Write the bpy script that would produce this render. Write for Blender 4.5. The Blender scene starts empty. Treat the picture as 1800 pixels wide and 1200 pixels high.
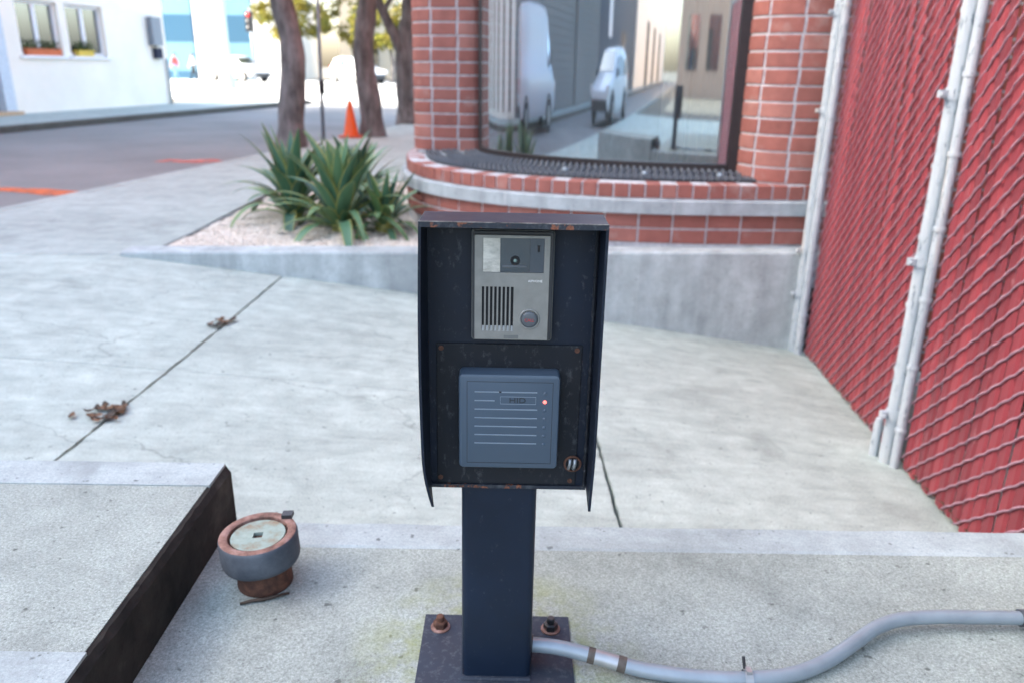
import bpy, bmesh, math, random
import numpy as np
from mathutils import Vector, Matrix
random.seed(7); RNG = np.random.default_rng(7)
R = math.radians
SC = bpy.context.scene
COL = SC.collection

# ------------------------------------------------------------------ camera
PITCH, ROLL = R(19.2), R(0.8)
cd = bpy.data.cameras.new('camera'); cam = bpy.data.objects.new('camera', cd); COL.objects.link(cam)
cd.sensor_width = 36.0; cd.lens = 27.6; cd.clip_start = 0.05; cd.clip_end = 2000
fw = Vector((0, math.cos(PITCH), -math.sin(PITCH))); up0 = Vector((0, math.sin(PITCH), math.cos(PITCH))); r0 = Vector((1, 0, 0))
rt = r0*math.cos(ROLL) + up0*math.sin(ROLL); up = up0*math.cos(ROLL) - r0*math.sin(ROLL)
cam.matrix_world = Matrix(((rt.x, up.x, -fw.x, 0), (rt.y, up.y, -fw.y, 0), (rt.z, up.z, -fw.z, 0), (0, 0, 0, 1)))
cd.dof.use_dof = True; cd.dof.focus_distance = 0.97; cd.dof.aperture_fstop = 5.0
SC.camera = cam
# ------------------------------------------------------------------ light
SUN_AZ, SUN_EL = R(-92), R(30)          # measured from +Y, clockwise positive
w = bpy.data.worlds.new('World'); SC.world = w; w.use_nodes = True
nt = w.node_tree; bg = nt.nodes['Background']
sky = nt.nodes.new('ShaderNodeTexSky'); sky.sky_type = 'NISHITA'; sky.sun_disc = False
sky.sun_elevation = SUN_EL; sky.sun_rotation = SUN_AZ; sky.altitude = 30; sky.air_density = 1.0; sky.dust_density = 4.0; sky.ozone_density = 0.5
nt.links.new(sky.outputs[0], bg.inputs[0]); bg.inputs[1].default_value = 0.15
sl = bpy.data.lights.new('sun', 'SUN'); sl.energy = 4.0; sl.angle = R(0.53); sl.color = (1, 0.955, 0.87)
so = bpy.data.objects.new('sun', sl); COL.objects.link(so); so.location = (-30, -8, 25)
tos = Vector((math.sin(SUN_AZ)*math.cos(SUN_EL), math.cos(SUN_AZ)*math.cos(SUN_EL), math.sin(SUN_EL)))
so.rotation_euler = tos.to_track_quat('Z', 'Y').to_euler()
SC.view_settings.view_transform = 'Standard'; SC.view_settings.look = 'None'
SC.view_settings.exposure = 2.9; SC.view_settings.gamma = 1.0
SC.cycles.max_bounces = 10; SC.cycles.transparent_max_bounces = 12
SC.cycles.caustics_reflective = False; SC.cycles.caustics_refractive = False

# ------------------------------------------------------------------ helpers
A10 = R(10); CA, SA = math.cos(A10), math.sin(A10)
def W(t, s, z=0.0):
    "street coordinates (t across to the right, s along the street) to world"
    return Vector((t*CA + s*SA, -t*SA + s*CA, z))
def TS(x, y): return x*CA - y*SA, x*SA + y*CA
def hgt(x, y):
    "height of the sloping drive"
    t, s = TS(x, y); k = min(max((t+3.04)/3.97, 0), 1.6)
    k = k if k > .08 else k*k/.16 + .04 if k > 0 else 0.0
    k = min(max((t+3.04)/3.97, 0), 1.6)
    return -1.07 - k*max(.02, .205 + .1285*(min(s, 7)-2.18))
def org(p):
    o = Vector((0, 0, 0))
    while p is not None: o += p.location; p = p.parent
    return o
def link(name, me, mat, parent=None):
    o = bpy.data.objects.new(name, me); COL.objects.link(o)
    if mat is not None and not me.materials:
        for m in (mat if isinstance(mat, (list, tuple)) else [mat]): me.materials.append(m)
    if parent is not None: o.parent = parent
    return o
def tag(o, label=None, cat=None, group=None, kind=None):
    if label: o['label'] = label
    if cat: o['category'] = cat
    if group: o['group'] = group
    if kind: o['kind'] = kind
    return o
def thing(name, label, cat, loc=(0, 0, 0), group=None):
    o = bpy.data.objects.new(name, None); COL.objects.link(o); o.location = loc; o.empty_display_size = .1
    return tag(o, label, cat, group)
class MB:
    def __init__(s): s.v = []; s.f = []; s.m = []; s.uv = None
    def add(s, vs, fs, mi=0):
        b = len(s.v); s.v += [tuple(q) for q in vs]; s.f += [tuple(b+i for i in q) for q in fs]; s.m += [mi]*len(fs)
    def box(s, x0, x1, y0, y1, z0, z1, mi=0):
        v = [(x, y, z) for z in (z0, z1) for y in (y0, y1) for x in (x0, x1)]
        s.add(v, [(0,2,3,1), (4,5,7,6), (0,1,5,4), (2,6,7,3), (0,4,6,2), (1,3,7,5)], mi)
    def prism(s, poly, z0, z1, mi=0, top=True, bot=True):
        "poly counter-clockwise seen from above"
        n = len(poly); v = [(p[0], p[1], z0) for p in poly] + [(p[0], p[1], z1) for p in poly]
        f = [(i, (i+1) % n, n+(i+1) % n, n+i) for i in range(n)]
        if top: f.append(tuple(range(n, 2*n)))
        if bot: f.append(tuple(range(n-1, -1, -1)))
        s.add(v, f, mi)
    def plate(s, poly, yb, yf, bev=0.0, mi=0):
        "poly in (x,z), counter-clockwise seen from -Y; from yb (back) to yf (front, smaller y), bevelled front"
        n = len(poly); c = np.mean(np.array(poly), axis=0)
        P = np.array(poly)
        if bev > 0:
            nxt = np.roll(P, -1, 0)-P; prv = P-np.roll(P, 1, 0)
            def nrm(d): return np.stack([-d[:, 1], d[:, 0]], 1)/np.maximum(np.linalg.norm(d, axis=1), 1e-9)[:, None]
            b = nrm(nxt)+nrm(prv); b /= np.maximum((b*b).sum(1), 1e-9)[:, None]/2
            Q = P + b*bev
            H = P + b*bev*.3
            rings = [(P, yb), (P, yf+bev), (H, yf+bev*.3), (Q, yf)]
        else: rings = [(P, yb), (P, yf)]
        v = []; f = []
        for K, y in rings: v += [(k[0], y, k[1]) for k in K]
        for r in range(len(rings)-1):
            for i in range(n):
                j = (i+1) % n; f.append((r*n+i, r*n+j, (r+1)*n+j, (r+1)*n+i))
        e = (len(rings)-1)*n
        f.append(tuple(range(e, e+n))); f.append(tuple(range(n-1, -1, -1)))
        s.add(v, f, mi)
    def tube(s, pts, rad, n=8, mi=0, cap=True, twist=None):
        pts = [Vector(p) for p in pts]; m = len(pts)
        rs = rad if isinstance(rad, (list, tuple)) else [rad]*m
        v = []; f = []; ref = None
        for i in range(m):
            d = (pts[min(i+1, m-1)]-pts[max(i-1, 0)]).normalized()
            if ref is None: ref = Vector((0, 0, 1)) if abs(d.z) < .9 else Vector((1, 0, 0))
            a = d.cross(ref).normalized(); b = a.cross(d).normalized(); ref = b
            for k in range(n):
                an = 2*math.pi*k/n; v.append(pts[i] + (a*math.cos(an)+b*math.sin(an))*rs[i])
        for i in range(m-1):
            for k in range(n):
                k2 = (k+1) % n; f.append((i*n+k, (i+1)*n+k, (i+1)*n+k2, i*n+k2))
        if cap: f.append(tuple(range(n))); f.append(tuple(range((m-1)*n+n-1, (m-1)*n-1, -1)))
        s.add(v, f, mi)
    def lathe(s, c, prof, n=24, mi=0, ax='z', cap=True):
        "prof list of (radius, height) bottom to top about axis through c"
        v = []; f = []
        for r, hh in prof:
            for k in range(n):
                a = 2*math.pi*k/n
                q = (r*math.cos(a), r*math.sin(a), hh)
                if ax == 'x': q = (q[2], q[0], q[1])
                elif ax == 'y': q = (q[0], -q[2], q[1])
                v.append((c[0]+q[0], c[1]+q[1], c[2]+q[2]))
        for i in range(len(prof)-1):
            for k in range(n):
                k2 = (k+1) % n; f.append((i*n+k, i*n+k2, (i+1)*n+k2, (i+1)*n+k))
        if cap:
            f.append(tuple(range(n-1, -1, -1))); f.append(tuple(range((len(prof)-1)*n, len(prof)*n)))
        s.add(v, f, mi)
    def strip(s, A, B, za, zb, mi=0):
        "quad strip between two plan paths"
        n = len(A); v = [(p[0], p[1], za) for p in A]+[(p[0], p[1], zb) for p in B]
        s.add(v, [(i, i+1, n+i+1, n+i) for i in range(n-1)], mi)
    def build(s, name, mat, parent=None, smooth=False, uv=None, angle=None):
        o_ = org(parent)
        me = bpy.data.meshes.new(name)
        me.from_pydata([(q[0]-o_.x, q[1]-o_.y, q[2]-o_.z) for q in s.v], [], s.f); me.update()
        if max(s.m, default=0) > 0: me.polygons.foreach_set('material_index', s.m)
        if smooth:
            me.polygons.foreach_set('use_smooth', [True]*len(me.polygons))
            if angle: me.set_sharp_from_angle(angle=R(angle))
        if uv is not None:
            l = me.uv_layers.new(name='UVMap'); idx = np.zeros(len(me.loops), int); me.loops.foreach_get('vertex_index', idx)
            l.data.foreach_set('uv', np.array(uv, dtype=np.float32)[idx].ravel())
        return link(name, me, mat, parent)
def rrect(x0, x1, z0, z1, r, n=4):
    p = []
    for cx, cz, a0 in ((x1-r, z0+r, -90), (x1-r, z1-r, 0), (x0+r, z1-r, 90), (x0+r, z0+r, 180)):
        for k in range(n+1): a = R(a0+90*k/n); p.append((cx+r*math.cos(a), cz+r*math.sin(a)))
    return p
def text(name, body, size, loc, mat, parent, depth=.0004, rotx=90, align='CENTER'):
    cu = bpy.data.curves.new(name, 'FONT'); cu.body = body; cu.size = size; cu.extrude = depth; cu.align_x = align; cu.align_y = 'CENTER'
    cu.resolution_u = 3
    tmp = bpy.data.objects.new(name+'_tmp', cu); COL.objects.link(tmp)
    me = bpy.data.meshes.new_from_object(tmp.evaluated_get(bpy.context.evaluated_depsgraph_get())); me.name = name
    bpy.data.objects.remove(tmp); bpy.data.curves.remove(cu)
    me.materials.clear(); o = link(name, me, mat, parent); o.location = Vector(loc)-org(parent); o.rotation_euler = (R(rotx), 0, 0)
    return o
def catmull(P, n=10):
    P = [np.array(p, float) for p in P]; out = []
    Q = [2*P[0]-P[1]]+P+[2*P[-1]-P[-2]]
    for i in range(1, len(Q)-2):
        a, b, c, d = Q[i-1:i+3]
        for k in range(n):
            u = k/n; out.append(.5*((2*b)+(-a+c)*u+(2*a-5*b+4*c-d)*u*u+(-a+3*b-3*c+d)*u**3))
    out.append(P[-1]); return np.array(out)
class Path:
    "plan curve with arc length; travelled so that the outside is on the left hand when going right-to-left is False"
    def __init__(s, P, n=10):
        s.p = catmull(P, n); s.d = np.concatenate([[0], np.cumsum(np.linalg.norm(np.diff(s.p, axis=0), axis=1))]); s.L = s.d[-1]
    def at(s, a): return np.array([np.interp(a, s.d, s.p[:, 0]), np.interp(a, s.d, s.p[:, 1])])
    def tan(s, a):
        q = s.at(min(a+.02, s.L))-s.at(max(a-.02, 0)); return q/np.linalg.norm(q)
    def off(s, k, m=60, a0=0, a1=None):
        "points offset k to the outside (right of travel direction)"
        a1 = s.L if a1 is None else a1; out = []
        for a in np.linspace(a0, a1, m):
            t = s.tan(a); out.append(s.at(a)+k*np.array([t[1], -t[0]]))
        return np.array(out)

# ------------------------------------------------------------------ materials
class Mat:
    def __init__(s, name, rough=.7, metal=0.0, spec=.5):
        s.m = bpy.data.materials.new(name); s.m.use_nodes = True; s.nt = s.m.node_tree; s.N = s.nt.nodes; s.b = s.N['Principled BSDF']
        s.b.inputs['Roughness'].default_value = rough; s.b.inputs['Metallic'].default_value = metal
        s.b.inputs['Specular IOR Level'].default_value = spec
        s.tc = None
    def n(s, t, **k):
        x = s.N.new(t)
        for a, v in k.items(): setattr(x, a, v)
        return x
    def L(s, a, b): s.nt.links.new(a, b)
    def co(s, kind='Object', scale=(1, 1, 1), rot=(0, 0, 0)):
        if kind == 'World': src = s.n('ShaderNodeNewGeometry').outputs['Position']
        else: src = s.n('ShaderNodeTexCoord').outputs[kind]
        mp = s.n('ShaderNodeMapping'); mp.inputs['Scale'].default_value = scale; mp.inputs['Rotation'].default_value = rot
        s.L(src, mp.inputs[0]); return mp.outputs[0]
    def noise(s, sc, det=4, rough=.55, kind='World', scale=(1, 1, 1), rot=(0, 0, 0), dist=0.0):
        x = s.n('ShaderNodeTexNoise'); x.inputs['Scale'].default_value = sc; x.inputs['Detail'].default_value = det; x.inputs['Roughness'].default_value = rough
        x.inputs['Distortion'].default_value = dist
        s.L(s.co(kind, scale, rot), x.inputs['Vector']); return x.outputs['Fac']
    def ramp(s, fac, stops, mode='LINEAR'):
        x = s.n('ShaderNodeValToRGB'); x.color_ramp.interpolation = mode
        e = x.color_ramp.elements
        while len(e) < len(stops): e.new(.5)
        for i, (p, c) in enumerate(stops):
            e[i].position = p; e[i].color = c if len(c) == 4 else (*c, 1)
        s.L(fac, x.inputs[0]); return x.outputs[0]
    def mask(s, fac, lo, hi):
        x = s.n('ShaderNodeMapRange'); x.inputs[1].default_value = lo; x.inputs[2].default_value = hi; s.L(fac, x.inputs[0]); return x.outputs[0]
    def mix(s, fac, a, b, mode='MIX'):
        x = s.n('ShaderNodeMix', data_type='RGBA', blend_type=mode)
        for sock, v in ((x.inputs[0], fac), (x.inputs[6], a), (x.inputs[7], b)):
            if hasattr(v, 'is_linked'): s.L(v, sock)
            elif isinstance(v, (int, float)): sock.default_value = v
            else: sock.default_value = (*v, 1) if len(v) == 3 else v
        return x.outputs[2]
    def math(s, op, a, b=0.0):
        x = s.n('ShaderNodeMath', operation=op)
        for sock, v in ((x.inputs[0], a), (x.inputs[1], b)):
            if hasattr(v, 'is_linked'): s.L(v, sock)
            else: sock.default_value = v
        return x.outputs[0]
    def color(s, c):
        if hasattr(c, 'is_linked'): s.L(c, s.b.inputs['Base Color'])
        else: s.b.inputs['Base Color'].default_value = (*c, 1)
        return s
    def rough(s, v): s.L(v, s.b.inputs['Roughness']); return s
    def bump(s, fac, st=.3, dist=.002):
        x = s.n('ShaderNodeBump'); x.inputs['Strength'].default_value = st; x.inputs['Distance'].default_value = dist
        s.L(fac, x.inputs['Height'])
        if s.b.inputs['Normal'].is_linked: s.L(s.b.inputs['Normal'].links[0].from_socket, x.inputs['Normal'])
        s.L(x.outputs[0], s.b.inputs['Normal']); return s
M = {}
def simple(name, c, rough=.6, metal=0.0, var=.12, sc=20, kind='Object', spec=.5):
    m = Mat(name, rough, metal, spec); n = m.noise(sc, kind=kind)
    m.color(m.ramp(n, [(.3, tuple(x*(1-var) for x in c)), (.7, tuple(min(1, x*(1+var)) for x in c))]))
    M[name] = m.m; return m
def concrete(name, c, spec=.3, streak=True, fine=1.0, stain=.35, moss=None, rough=.88, crack=0.0, drip=False):
    m = Mat(name, rough, 0, spec)
    big = m.noise(1.3, 5, .6); mid = m.noise(9, 5, .62); fin = m.noise(240, 3, .7); agg = m.noise(620, 2, .6)
    col = m.ramp(big, [(.25, tuple(x*.84 for x in c)), (.5, c), (.75, tuple(min(1, x*1.1) for x in c))])
    col = m.mix(.55, col, m.ramp(mid, [(.3, (.36,)*3), (.7, (.64,)*3)]), 'OVERLAY')
    if streak:
        st = m.noise(3.0, 6, .68, scale=(1, 5, 1), rot=(0, 0, R(-12)), dist=.4)
        col = m.mix(.4, col, m.ramp(st, [(.35, (.36,)*3), (.6, (.58,)*3)]), 'OVERLAY')
    if drip:
        st = m.noise(5.0, 5, .65, scale=(1.6, 1.6, .22)); col = m.mix(.55, col, m.ramp(st, [(.32, (.30,)*3), (.62, (.60,)*3)]), 'OVERLAY')
    col = m.mix(.6*fine, col, m.ramp(fin, [(.3, (.28,)*3), (.7, (.72,)*3)]), 'OVERLAY')
    col = m.mix(.4*fine, col, m.ramp(agg, [(.3, (.3,)*3), (.7, (.7,)*3)]), 'OVERLAY')
    sp = m.noise(46, 2, .5); col = m.mix(m.mask(sp, .69, .75), col, tuple(x*.40 for x in c))
    sp = m.noise(95, 2, .5); col = m.mix(m.mask(sp, .70, .74), col, tuple(x*.5 for x in c))
    sm = m.noise(2.2, 6, .65, dist=.6); col = m.mix(m.math('MULTIPLY', m.mask(sm, .57, .72), stain), col, tuple(x*.5 for x in c))
    sm = m.noise(.9, 6, .7, dist=1.2, scale=(1, 2.2, 1), rot=(0, 0, R(20))); col = m.mix(m.math('MULTIPLY', m.mask(sm, .56, .66), stain*.5), col, tuple(x*.62 for x in c))
    if crack > 0:
        wp = m.n('ShaderNodeVectorMath', operation='ADD'); nn = m.n('ShaderNodeTexNoise'); nn.inputs['Scale'].default_value = 3.5; nn.inputs['Detail'].default_value = 6
        m.L(m.co('World'), nn.inputs['Vector']); sc_ = m.n('ShaderNodeVectorMath', operation='SCALE'); sc_.inputs['Scale'].default_value = .35; m.L(nn.outputs['Color'], sc_.inputs[0])
        m.L(m.co('World', (.75, 1.25, .3)), wp.inputs[0]); m.L(sc_.outputs[0], wp.inputs[1])
        vo = m.n('ShaderNodeTexVoronoi', feature='DISTANCE_TO_EDGE'); vo.inputs['Scale'].default_value = 1.1; m.L(wp.outputs[0], vo.inputs['Vector'])
        ln = m.mask(vo.outputs['Distance'], .007, .001); gate = m.mask(m.noise(1.1, 3, .5), .50, .60)
        col = m.mix(m.math('MULTIPLY', m.math('MULTIPLY', ln, gate), crack), col, tuple(x*.42 for x in c))
    if moss:
        x0, y0, rad = moss
        ge = m.n('ShaderNodeNewGeometry'); vd = m.n('ShaderNodeVectorMath', operation='DISTANCE'); m.L(ge.outputs['Position'], vd.inputs[0]); vd.inputs[1].default_value = (x0, y0, -.853)
        d = m.mask(vd.outputs['Value'], rad, rad*.35); nn = m.mask(m.noise(16, 5, .7), .40, .62)
        col = m.mix(m.math('MULTIPLY', m.math('MULTIPLY', d, nn), .95), col, (.19, .22, .05))
    m.color(col); m.bump(fin, .22*fine, .001); m.bump(agg, .18*fine, .0006); m.bump(mid, .2, .004)
    M[name] = m.m; return m
concrete('drive_concrete', (.375, .43, .39), stain=.6, crack=.5)
concrete('walk_concrete', (.345, .39, .36), stain=.45, crack=.4)
concrete('island_concrete', (.265, .297, .272), fine=1.4, streak=False, stain=.75, moss=(-.02, .98, .24))
concrete('band_concrete', (.32, .365, .365), fine=.6, stain=.6)
concrete('wall_concrete', (.41, .45, .445), streak=False, stain=.75, drip=True)
concrete('joint_dirt', (.10, .095, .08), streak=False)
concrete('sill_band', (.38, .415, .425), fine=.6, streak=False, stain=.85, drip=True)
concrete('far_concrete', (.5, .5, .48), fine=.2, stain=.15)
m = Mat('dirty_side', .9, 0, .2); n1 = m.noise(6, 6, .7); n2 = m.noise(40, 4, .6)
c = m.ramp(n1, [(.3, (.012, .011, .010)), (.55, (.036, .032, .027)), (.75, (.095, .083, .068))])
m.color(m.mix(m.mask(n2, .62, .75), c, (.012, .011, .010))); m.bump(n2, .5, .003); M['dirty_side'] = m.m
m = Mat('asphalt', .85, 0, .3); a1 = m.noise(.6, 5, .6); a2 = m.noise(90, 3, .7)
c = m.ramp(a1, [(.3, (.165, .163, .158)), (.7, (.235, .232, .222))]); m.color(m.mix(.4, c, m.ramp(a2, [(.3, (.25,)*3), (.7, (.75,)*3)]), 'OVERLAY')); m.bump(a2, .4, .003); M['asphalt'] = m.m
# brick
def brickmat(name):
    m = Mat(name, .75, 0, .35); oi = m.n('ShaderNodeObjectInfo')
    c = m.ramp(oi.outputs['Random'], [(0, (.25, .088, .070)), (.35, (.31, .112, .088)), (.7, (.28, .102, .082)), (1, (.35, .15, .12))])
    n = m.noise(14, 5, .65); c = m.mix(.5, c, m.ramp(n, [(.3, (.36,)*3), (.7, (.66,)*3)]), 'OVERLAY')
    n3 = m.noise(5, 4, .6); c = m.mix(m.math('MULTIPLY', m.mask(n3, .6, .75), .35), c, (.5, .42, .38))
    m.color(c); m.bump(m.noise(120, 3), .3, .002); M[name] = m.m
brickmat('brick')
simple('mortar', (.50, .50, .51), .9, var=.25, sc=30)
m = Mat('brick_wall', .8, 0, .3); bt = m.n('ShaderNodeTexBrick'); bt.inputs['Scale'].default_value = 1.0
bt.inputs['Brick Width'].default_value = .203; bt.inputs['Row Height'].default_value = .0925; bt.inputs['Mortar Size'].default_value = .008
bt.inputs['Color1'].default_value = (.33, .09, .06, 1); bt.inputs['Color2'].default_value = (.40, .12, .08, 1); bt.inputs['Mortar'].default_value = (.42, .4, .39, 1)
uvn = m.n('ShaderNodeTexCoord'); m.L(uvn.outputs['UV'], bt.inputs['Vector']); m.color(bt.outputs['Color']); M['brick_wall'] = m.m
# pedestal paint: blue-black paint with scuffs and rust
def paint(name, c, rust=.72, rough=.42, scuff=.62):
    m = Mat(name, rough, 0, .32)
    n1 = m.noise(7, 5, .6); n2 = m.noise(55, 6, .7); n3 = m.noise(90, 5, .75, scale=(1, 1, .6))
    col = m.ramp(n1, [(.3, tuple(x*.75 for x in c)), (.7, tuple(x*1.3 for x in c))])
    col = m.mix(m.math('MULTIPLY', m.mask(n3, scuff, scuff+.12), .22), col, (.16, .17, .18))
    rm = m.mask(n2, rust, rust+.04)
    col = m.mix(rm, col, m.ramp(m.noise(200, 3), [(.3, (.09, .03, .016)), (.7, (.26, .10, .055))]))
    m.color(col)
    m.rough(m.ramp(n1, [(.3, (rough*.85,)*3), (.7, (rough*1.25,)*3)])); m.bump(n1, .15, .002); m.bump(n2, .12, .0006); M[name] = m.m
paint('black_paint', (.004, .011, .026), rust=.735)
paint('inner_paint', (.004, .009, .020), rust=.78, rough=.5, scuff=.58)
paint('edge_paint', (.016, .021, .030), rust=.56, rough=.5, scuff=.5)
paint('plate_paint', (.006, .008, .012), rust=.73, rough=.6, scuff=.55)
paint('base_paint', (.020, .028, .044), rust=.72, rough=.6, scuff=.52)
m = Mat('bare_metal', .4, .5); n = m.noise(70, 5, .75); m.color(m.ramp(n, [(.35, (.015, .018, .025)), (.55, (.20, .19, .18)), (.7, (.42, .40, .38))])); M['bare_metal'] = m.m
simple('intercom_metal', (.22, .22, .205), .42, .35, var=.10, sc=60)
simple('intercom_frame', (.14, .145, .14), .45, .3, var=.1)
simple('intercom_dark', (.035, .037, .04), .5)
simple('slot_dark', (.006, .006, .007), .8)
m = Mat('lamp_lens', .25, 0, .5); n = m.noise(45, 5, .7, scale=(1, 1, 2)); m.color(m.ramp(n, [(.35, (.30, .29, .25)), (.65, (.62, .60, .53))])); m.bump(m.noise(90, 3), .3, .001); M['lamp_lens'] = m.m
simple('camera_glass', (.018, .028, .038), .08, 0, spec=.9)
simple('lens_green', (.20, .30, .26), .12); simple('camera_panel', (.055, .068, .082), .25, 0)
simple('button_grey', (.075, .085, .095), .35)
simple('red_print', (.42, .03, .035), .5, var=0)
simple('white_print', (.72, .72, .7), .5, var=0)
simple('reader_plastic', (.050, .076, .108), .42, 0, var=.05, sc=8)
simple('reader_ridge', (.22, .27, .32), .3, 0, var=.03)  # paler than the reader body: ridge-top highlight put into the colour
simple('reader_dark', (.016, .019, .024), .5)
m = Mat('led_red', .3); m.color((.7, .05, .04)); m.b.inputs['Emission Color'].default_value = (1, .12, .10, 1); m.b.inputs['Emission Strength'].default_value = .55; M['led_red'] = m.m
m = Mat('rust', .85, .1); n = m.noise(60, 6, .7); m.color(m.ramp(n, [(.25, (.028, .016, .012)), (.5, (.085, .038, .024)), (.72, (.17, .075, .045))])); m.bump(n, .5, .002); M['rust'] = m.m
m = Mat('rust_pale', .8, .1); n = m.noise(40, 6, .7); m.color(m.ramp(n, [(.3, (.06, .032, .024)), (.5, (.20, .105, .08)), (.72, (.33, .215, .19))])); m.bump(n, .4, .0015); M['rust_pale'] = m.m
m = Mat('ring_grey', .7, .2); n = m.noise(26, 5, .65); m.color(m.ramp(n, [(.3, (.045, .055, .07)), (.7, (.10, .115, .135))])); m.bump(n, .25, .0015); M['ring_grey'] = m.m
m = Mat('verdigris', .7, .3); n = m.noise(35, 5, .65); m.color(m.ramp(n, [(.3, (.22, .16, .10)), (.48, (.24, .30, .26)), (.75, (.33, .39, .35))])); M['verdigris'] = m.m
simple('conduit_grey', (.25, .30, .335), .38, .25, var=.1, sc=25)
simple('conduit_band', (.10, .085, .072), .6, .2, var=.4, sc=60)
simple('galvanised', (.34, .36, .37), .4, .6, var=.2)
m = Mat('post_white', .6, .0); n = m.noise(10, 6, .65, scale=(1, 1, .3)); n2 = m.noise(45, 5, .7, scale=(1, 1, .35))
c = m.ramp(n, [(.3, (.34, .39, .42)), (.65, (.47, .51, .525))]); c = m.mix(m.mask(n2, .56, .66), c, (.17, .205, .235)); c = m.mix(m.math('MULTIPLY', m.mask(m.noise(6, 4, .6, scale=(3, 3, .3)), .6, .72), .6), c, (.52, .42, .30)); m.color(c); m.bump(n2, .3, .001); M['post_white'] = m.m
m = Mat('slat_red', .5, 0, .4); oi = m.n('ShaderNodeObjectInfo'); c = m.ramp(oi.outputs['Random'], [(0, (.18, .028, .036)), (.5, (.245, .036, .046)), (1, (.30, .046, .055))])
n = m.noise(30, 5, .7, scale=(1, 1, .25)); c = m.mix(m.math('MULTIPLY', m.mask(n, .64, .74), .55), c, (.55, .30, .31)); m.color(m.mix(.35, c, m.ramp(m.noise(8, 3, scale=(1, 1, .2)), [(.3, (.36,)*3), (.7, (.62,)*3)]), 'OVERLAY')); M['slat_red'] = m.m
simple('wire_mauve', (.38, .22, .265), .5, 0, var=.25, sc=60)
simple('white_wall', (.88, .82, .71), .85, var=.05, sc=1.2, kind='Object')
simple('white_trim', (.8, .8, .8), .6, var=.03)
simple('dark_metal', (.02, .021, .024), .45)
simple('bronze', (.035, .028, .028), .45, .3)
simple('cone_orange', (.78, .115, .02), .5, var=.06)
simple('cone_base', (.5, .07, .02), .6)
m = Mat('bark', .9, 0, .2); n = m.noise(9, 6, .7, scale=(1, 1, .28)); n2 = m.noise(2, 3); c = m.ramp(n, [(.3, (.05, .045, .042)), (.5, (.14, .128, .122)), (.72, (.27, .255, .25))])
m.color(m.mix(m.math('MULTIPLY', m.mask(n2, .5, .7), .5), c, (.30, .26, .25))); m.bump(n, .8, .02); M['bark'] = m.m
def leafmat(name, c0, c1, trans=.35, kind='Object'):
    m = Mat(name, .55, 0, .3); n = m.noise(1.2, 3, kind='Object'); col = m.ramp(n, [(.3, c0), (.7, c1)]); m.color(col)
    tr = m.n('ShaderNodeBsdfTranslucent'); m.L(col, tr.inputs[0]); mx = m.n('ShaderNodeMixShader'); mx.inputs[0].default_value = trans
    m.L(m.b.outputs[0], mx.inputs[1]); m.L(tr.outputs[0], mx.inputs[2]); m.L(mx.outputs[0], m.N['Material Output'].inputs[0]); M[name] = m.m
leafmat('leaf_green', (.045, .075, .02), (.10, .13, .03))
leafmat('leaf_yellow', (.13, .15, .03), (.24, .19, .035), .5)
# agave: green blade with pale yellow margins (uv.x runs across the blade)
m = Mat('agave', .45, 0, .45); tc = m.n('ShaderNodeTexCoord'); sx = m.n('ShaderNodeSeparateXYZ'); m.L(tc.outputs['UV'], sx.inputs[0])
ed = m.math('ABSOLUTE', m.math('SUBTRACT', sx.outputs[0], .5)); oi = m.n('ShaderNodeObjectInfo')
g = m.ramp(oi.outputs['Random'], [(0, (.06, .14, .095)), (.5, (.09, .19, .10)), (1, (.125, .22, .085))])
g = m.mix(.5, g, m.ramp(m.noise(60, 4, kind='Object', scale=(1, .08, 1)), [(.3, (.36,)*3), (.7, (.64,)*3)]), 'OVERLAY')
g = m.mix(m.mask(sx.outputs[1], .9, .0), g, (.12, .17, .05), 'MIX') if False else g
m.color(m.mix(m.mask(ed, .41, .45), g, (.36, .34, .09))); M['agave'] = m.m
simple('agave_pale', (.62, .55, .28), .5)
m = Mat('gravel', .8, 0, .3); vo = m.n('ShaderNodeTexVoronoi'); vo.inputs['Scale'].default_value = 75; m.L(m.co('World'), vo.inputs['Vector'])
m.color(m.mix(.35, m.ramp(m.noise(3, 4), [(.3, (.54, .47, .38)), (.7, (.68, .62, .53))]), m.ramp(vo.outputs['Color'], [(.2, (.35,)*3), (.8, (.65,)*3)]), 'OVERLAY')); m.bump(vo.outputs['Distance'], .6, .006); M['gravel'] = m.m
m = Mat('stone_white', .75, 0, .3); m.color(m.ramp(m.noise(38, 2), [(.3, (.46, .38, .29)), (.5, (.64, .57, .48)), (.7, (.76, .71, .63))])); M['stone_white'] = m.m
simple('dry_leaf', (.15, .075, .035), .7, var=.55, sc=30)
simple('dry_leaf_dark', (.045, .03, .02), .7, var=.4, sc=30)
simple('spray_red', (.62, .13, .06), .8, var=.1)
def spray(name, c, lo, hi):
    m = Mat(name, .85, 0, .2); m.color(c); tr = m.n('ShaderNodeBsdfTransparent'); mx = m.n('ShaderNodeMixShader')
    m.L(m.math('MULTIPLY', m.mask(m.noise(5, 6, .75, scale=(1, 1, 1)), lo, hi), .8), mx.inputs[0]); m.L(tr.outputs[0], mx.inputs[1]); m.L(m.b.outputs[0], mx.inputs[2]); m.L(mx.outputs[0], m.N['Material Output'].inputs[0]); M[name] = m.m
spray('spray_orange', (.70, .17, .06), .30, .55)
spray('spray_pink', (.66, .17, .12), .32, .58)
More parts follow.
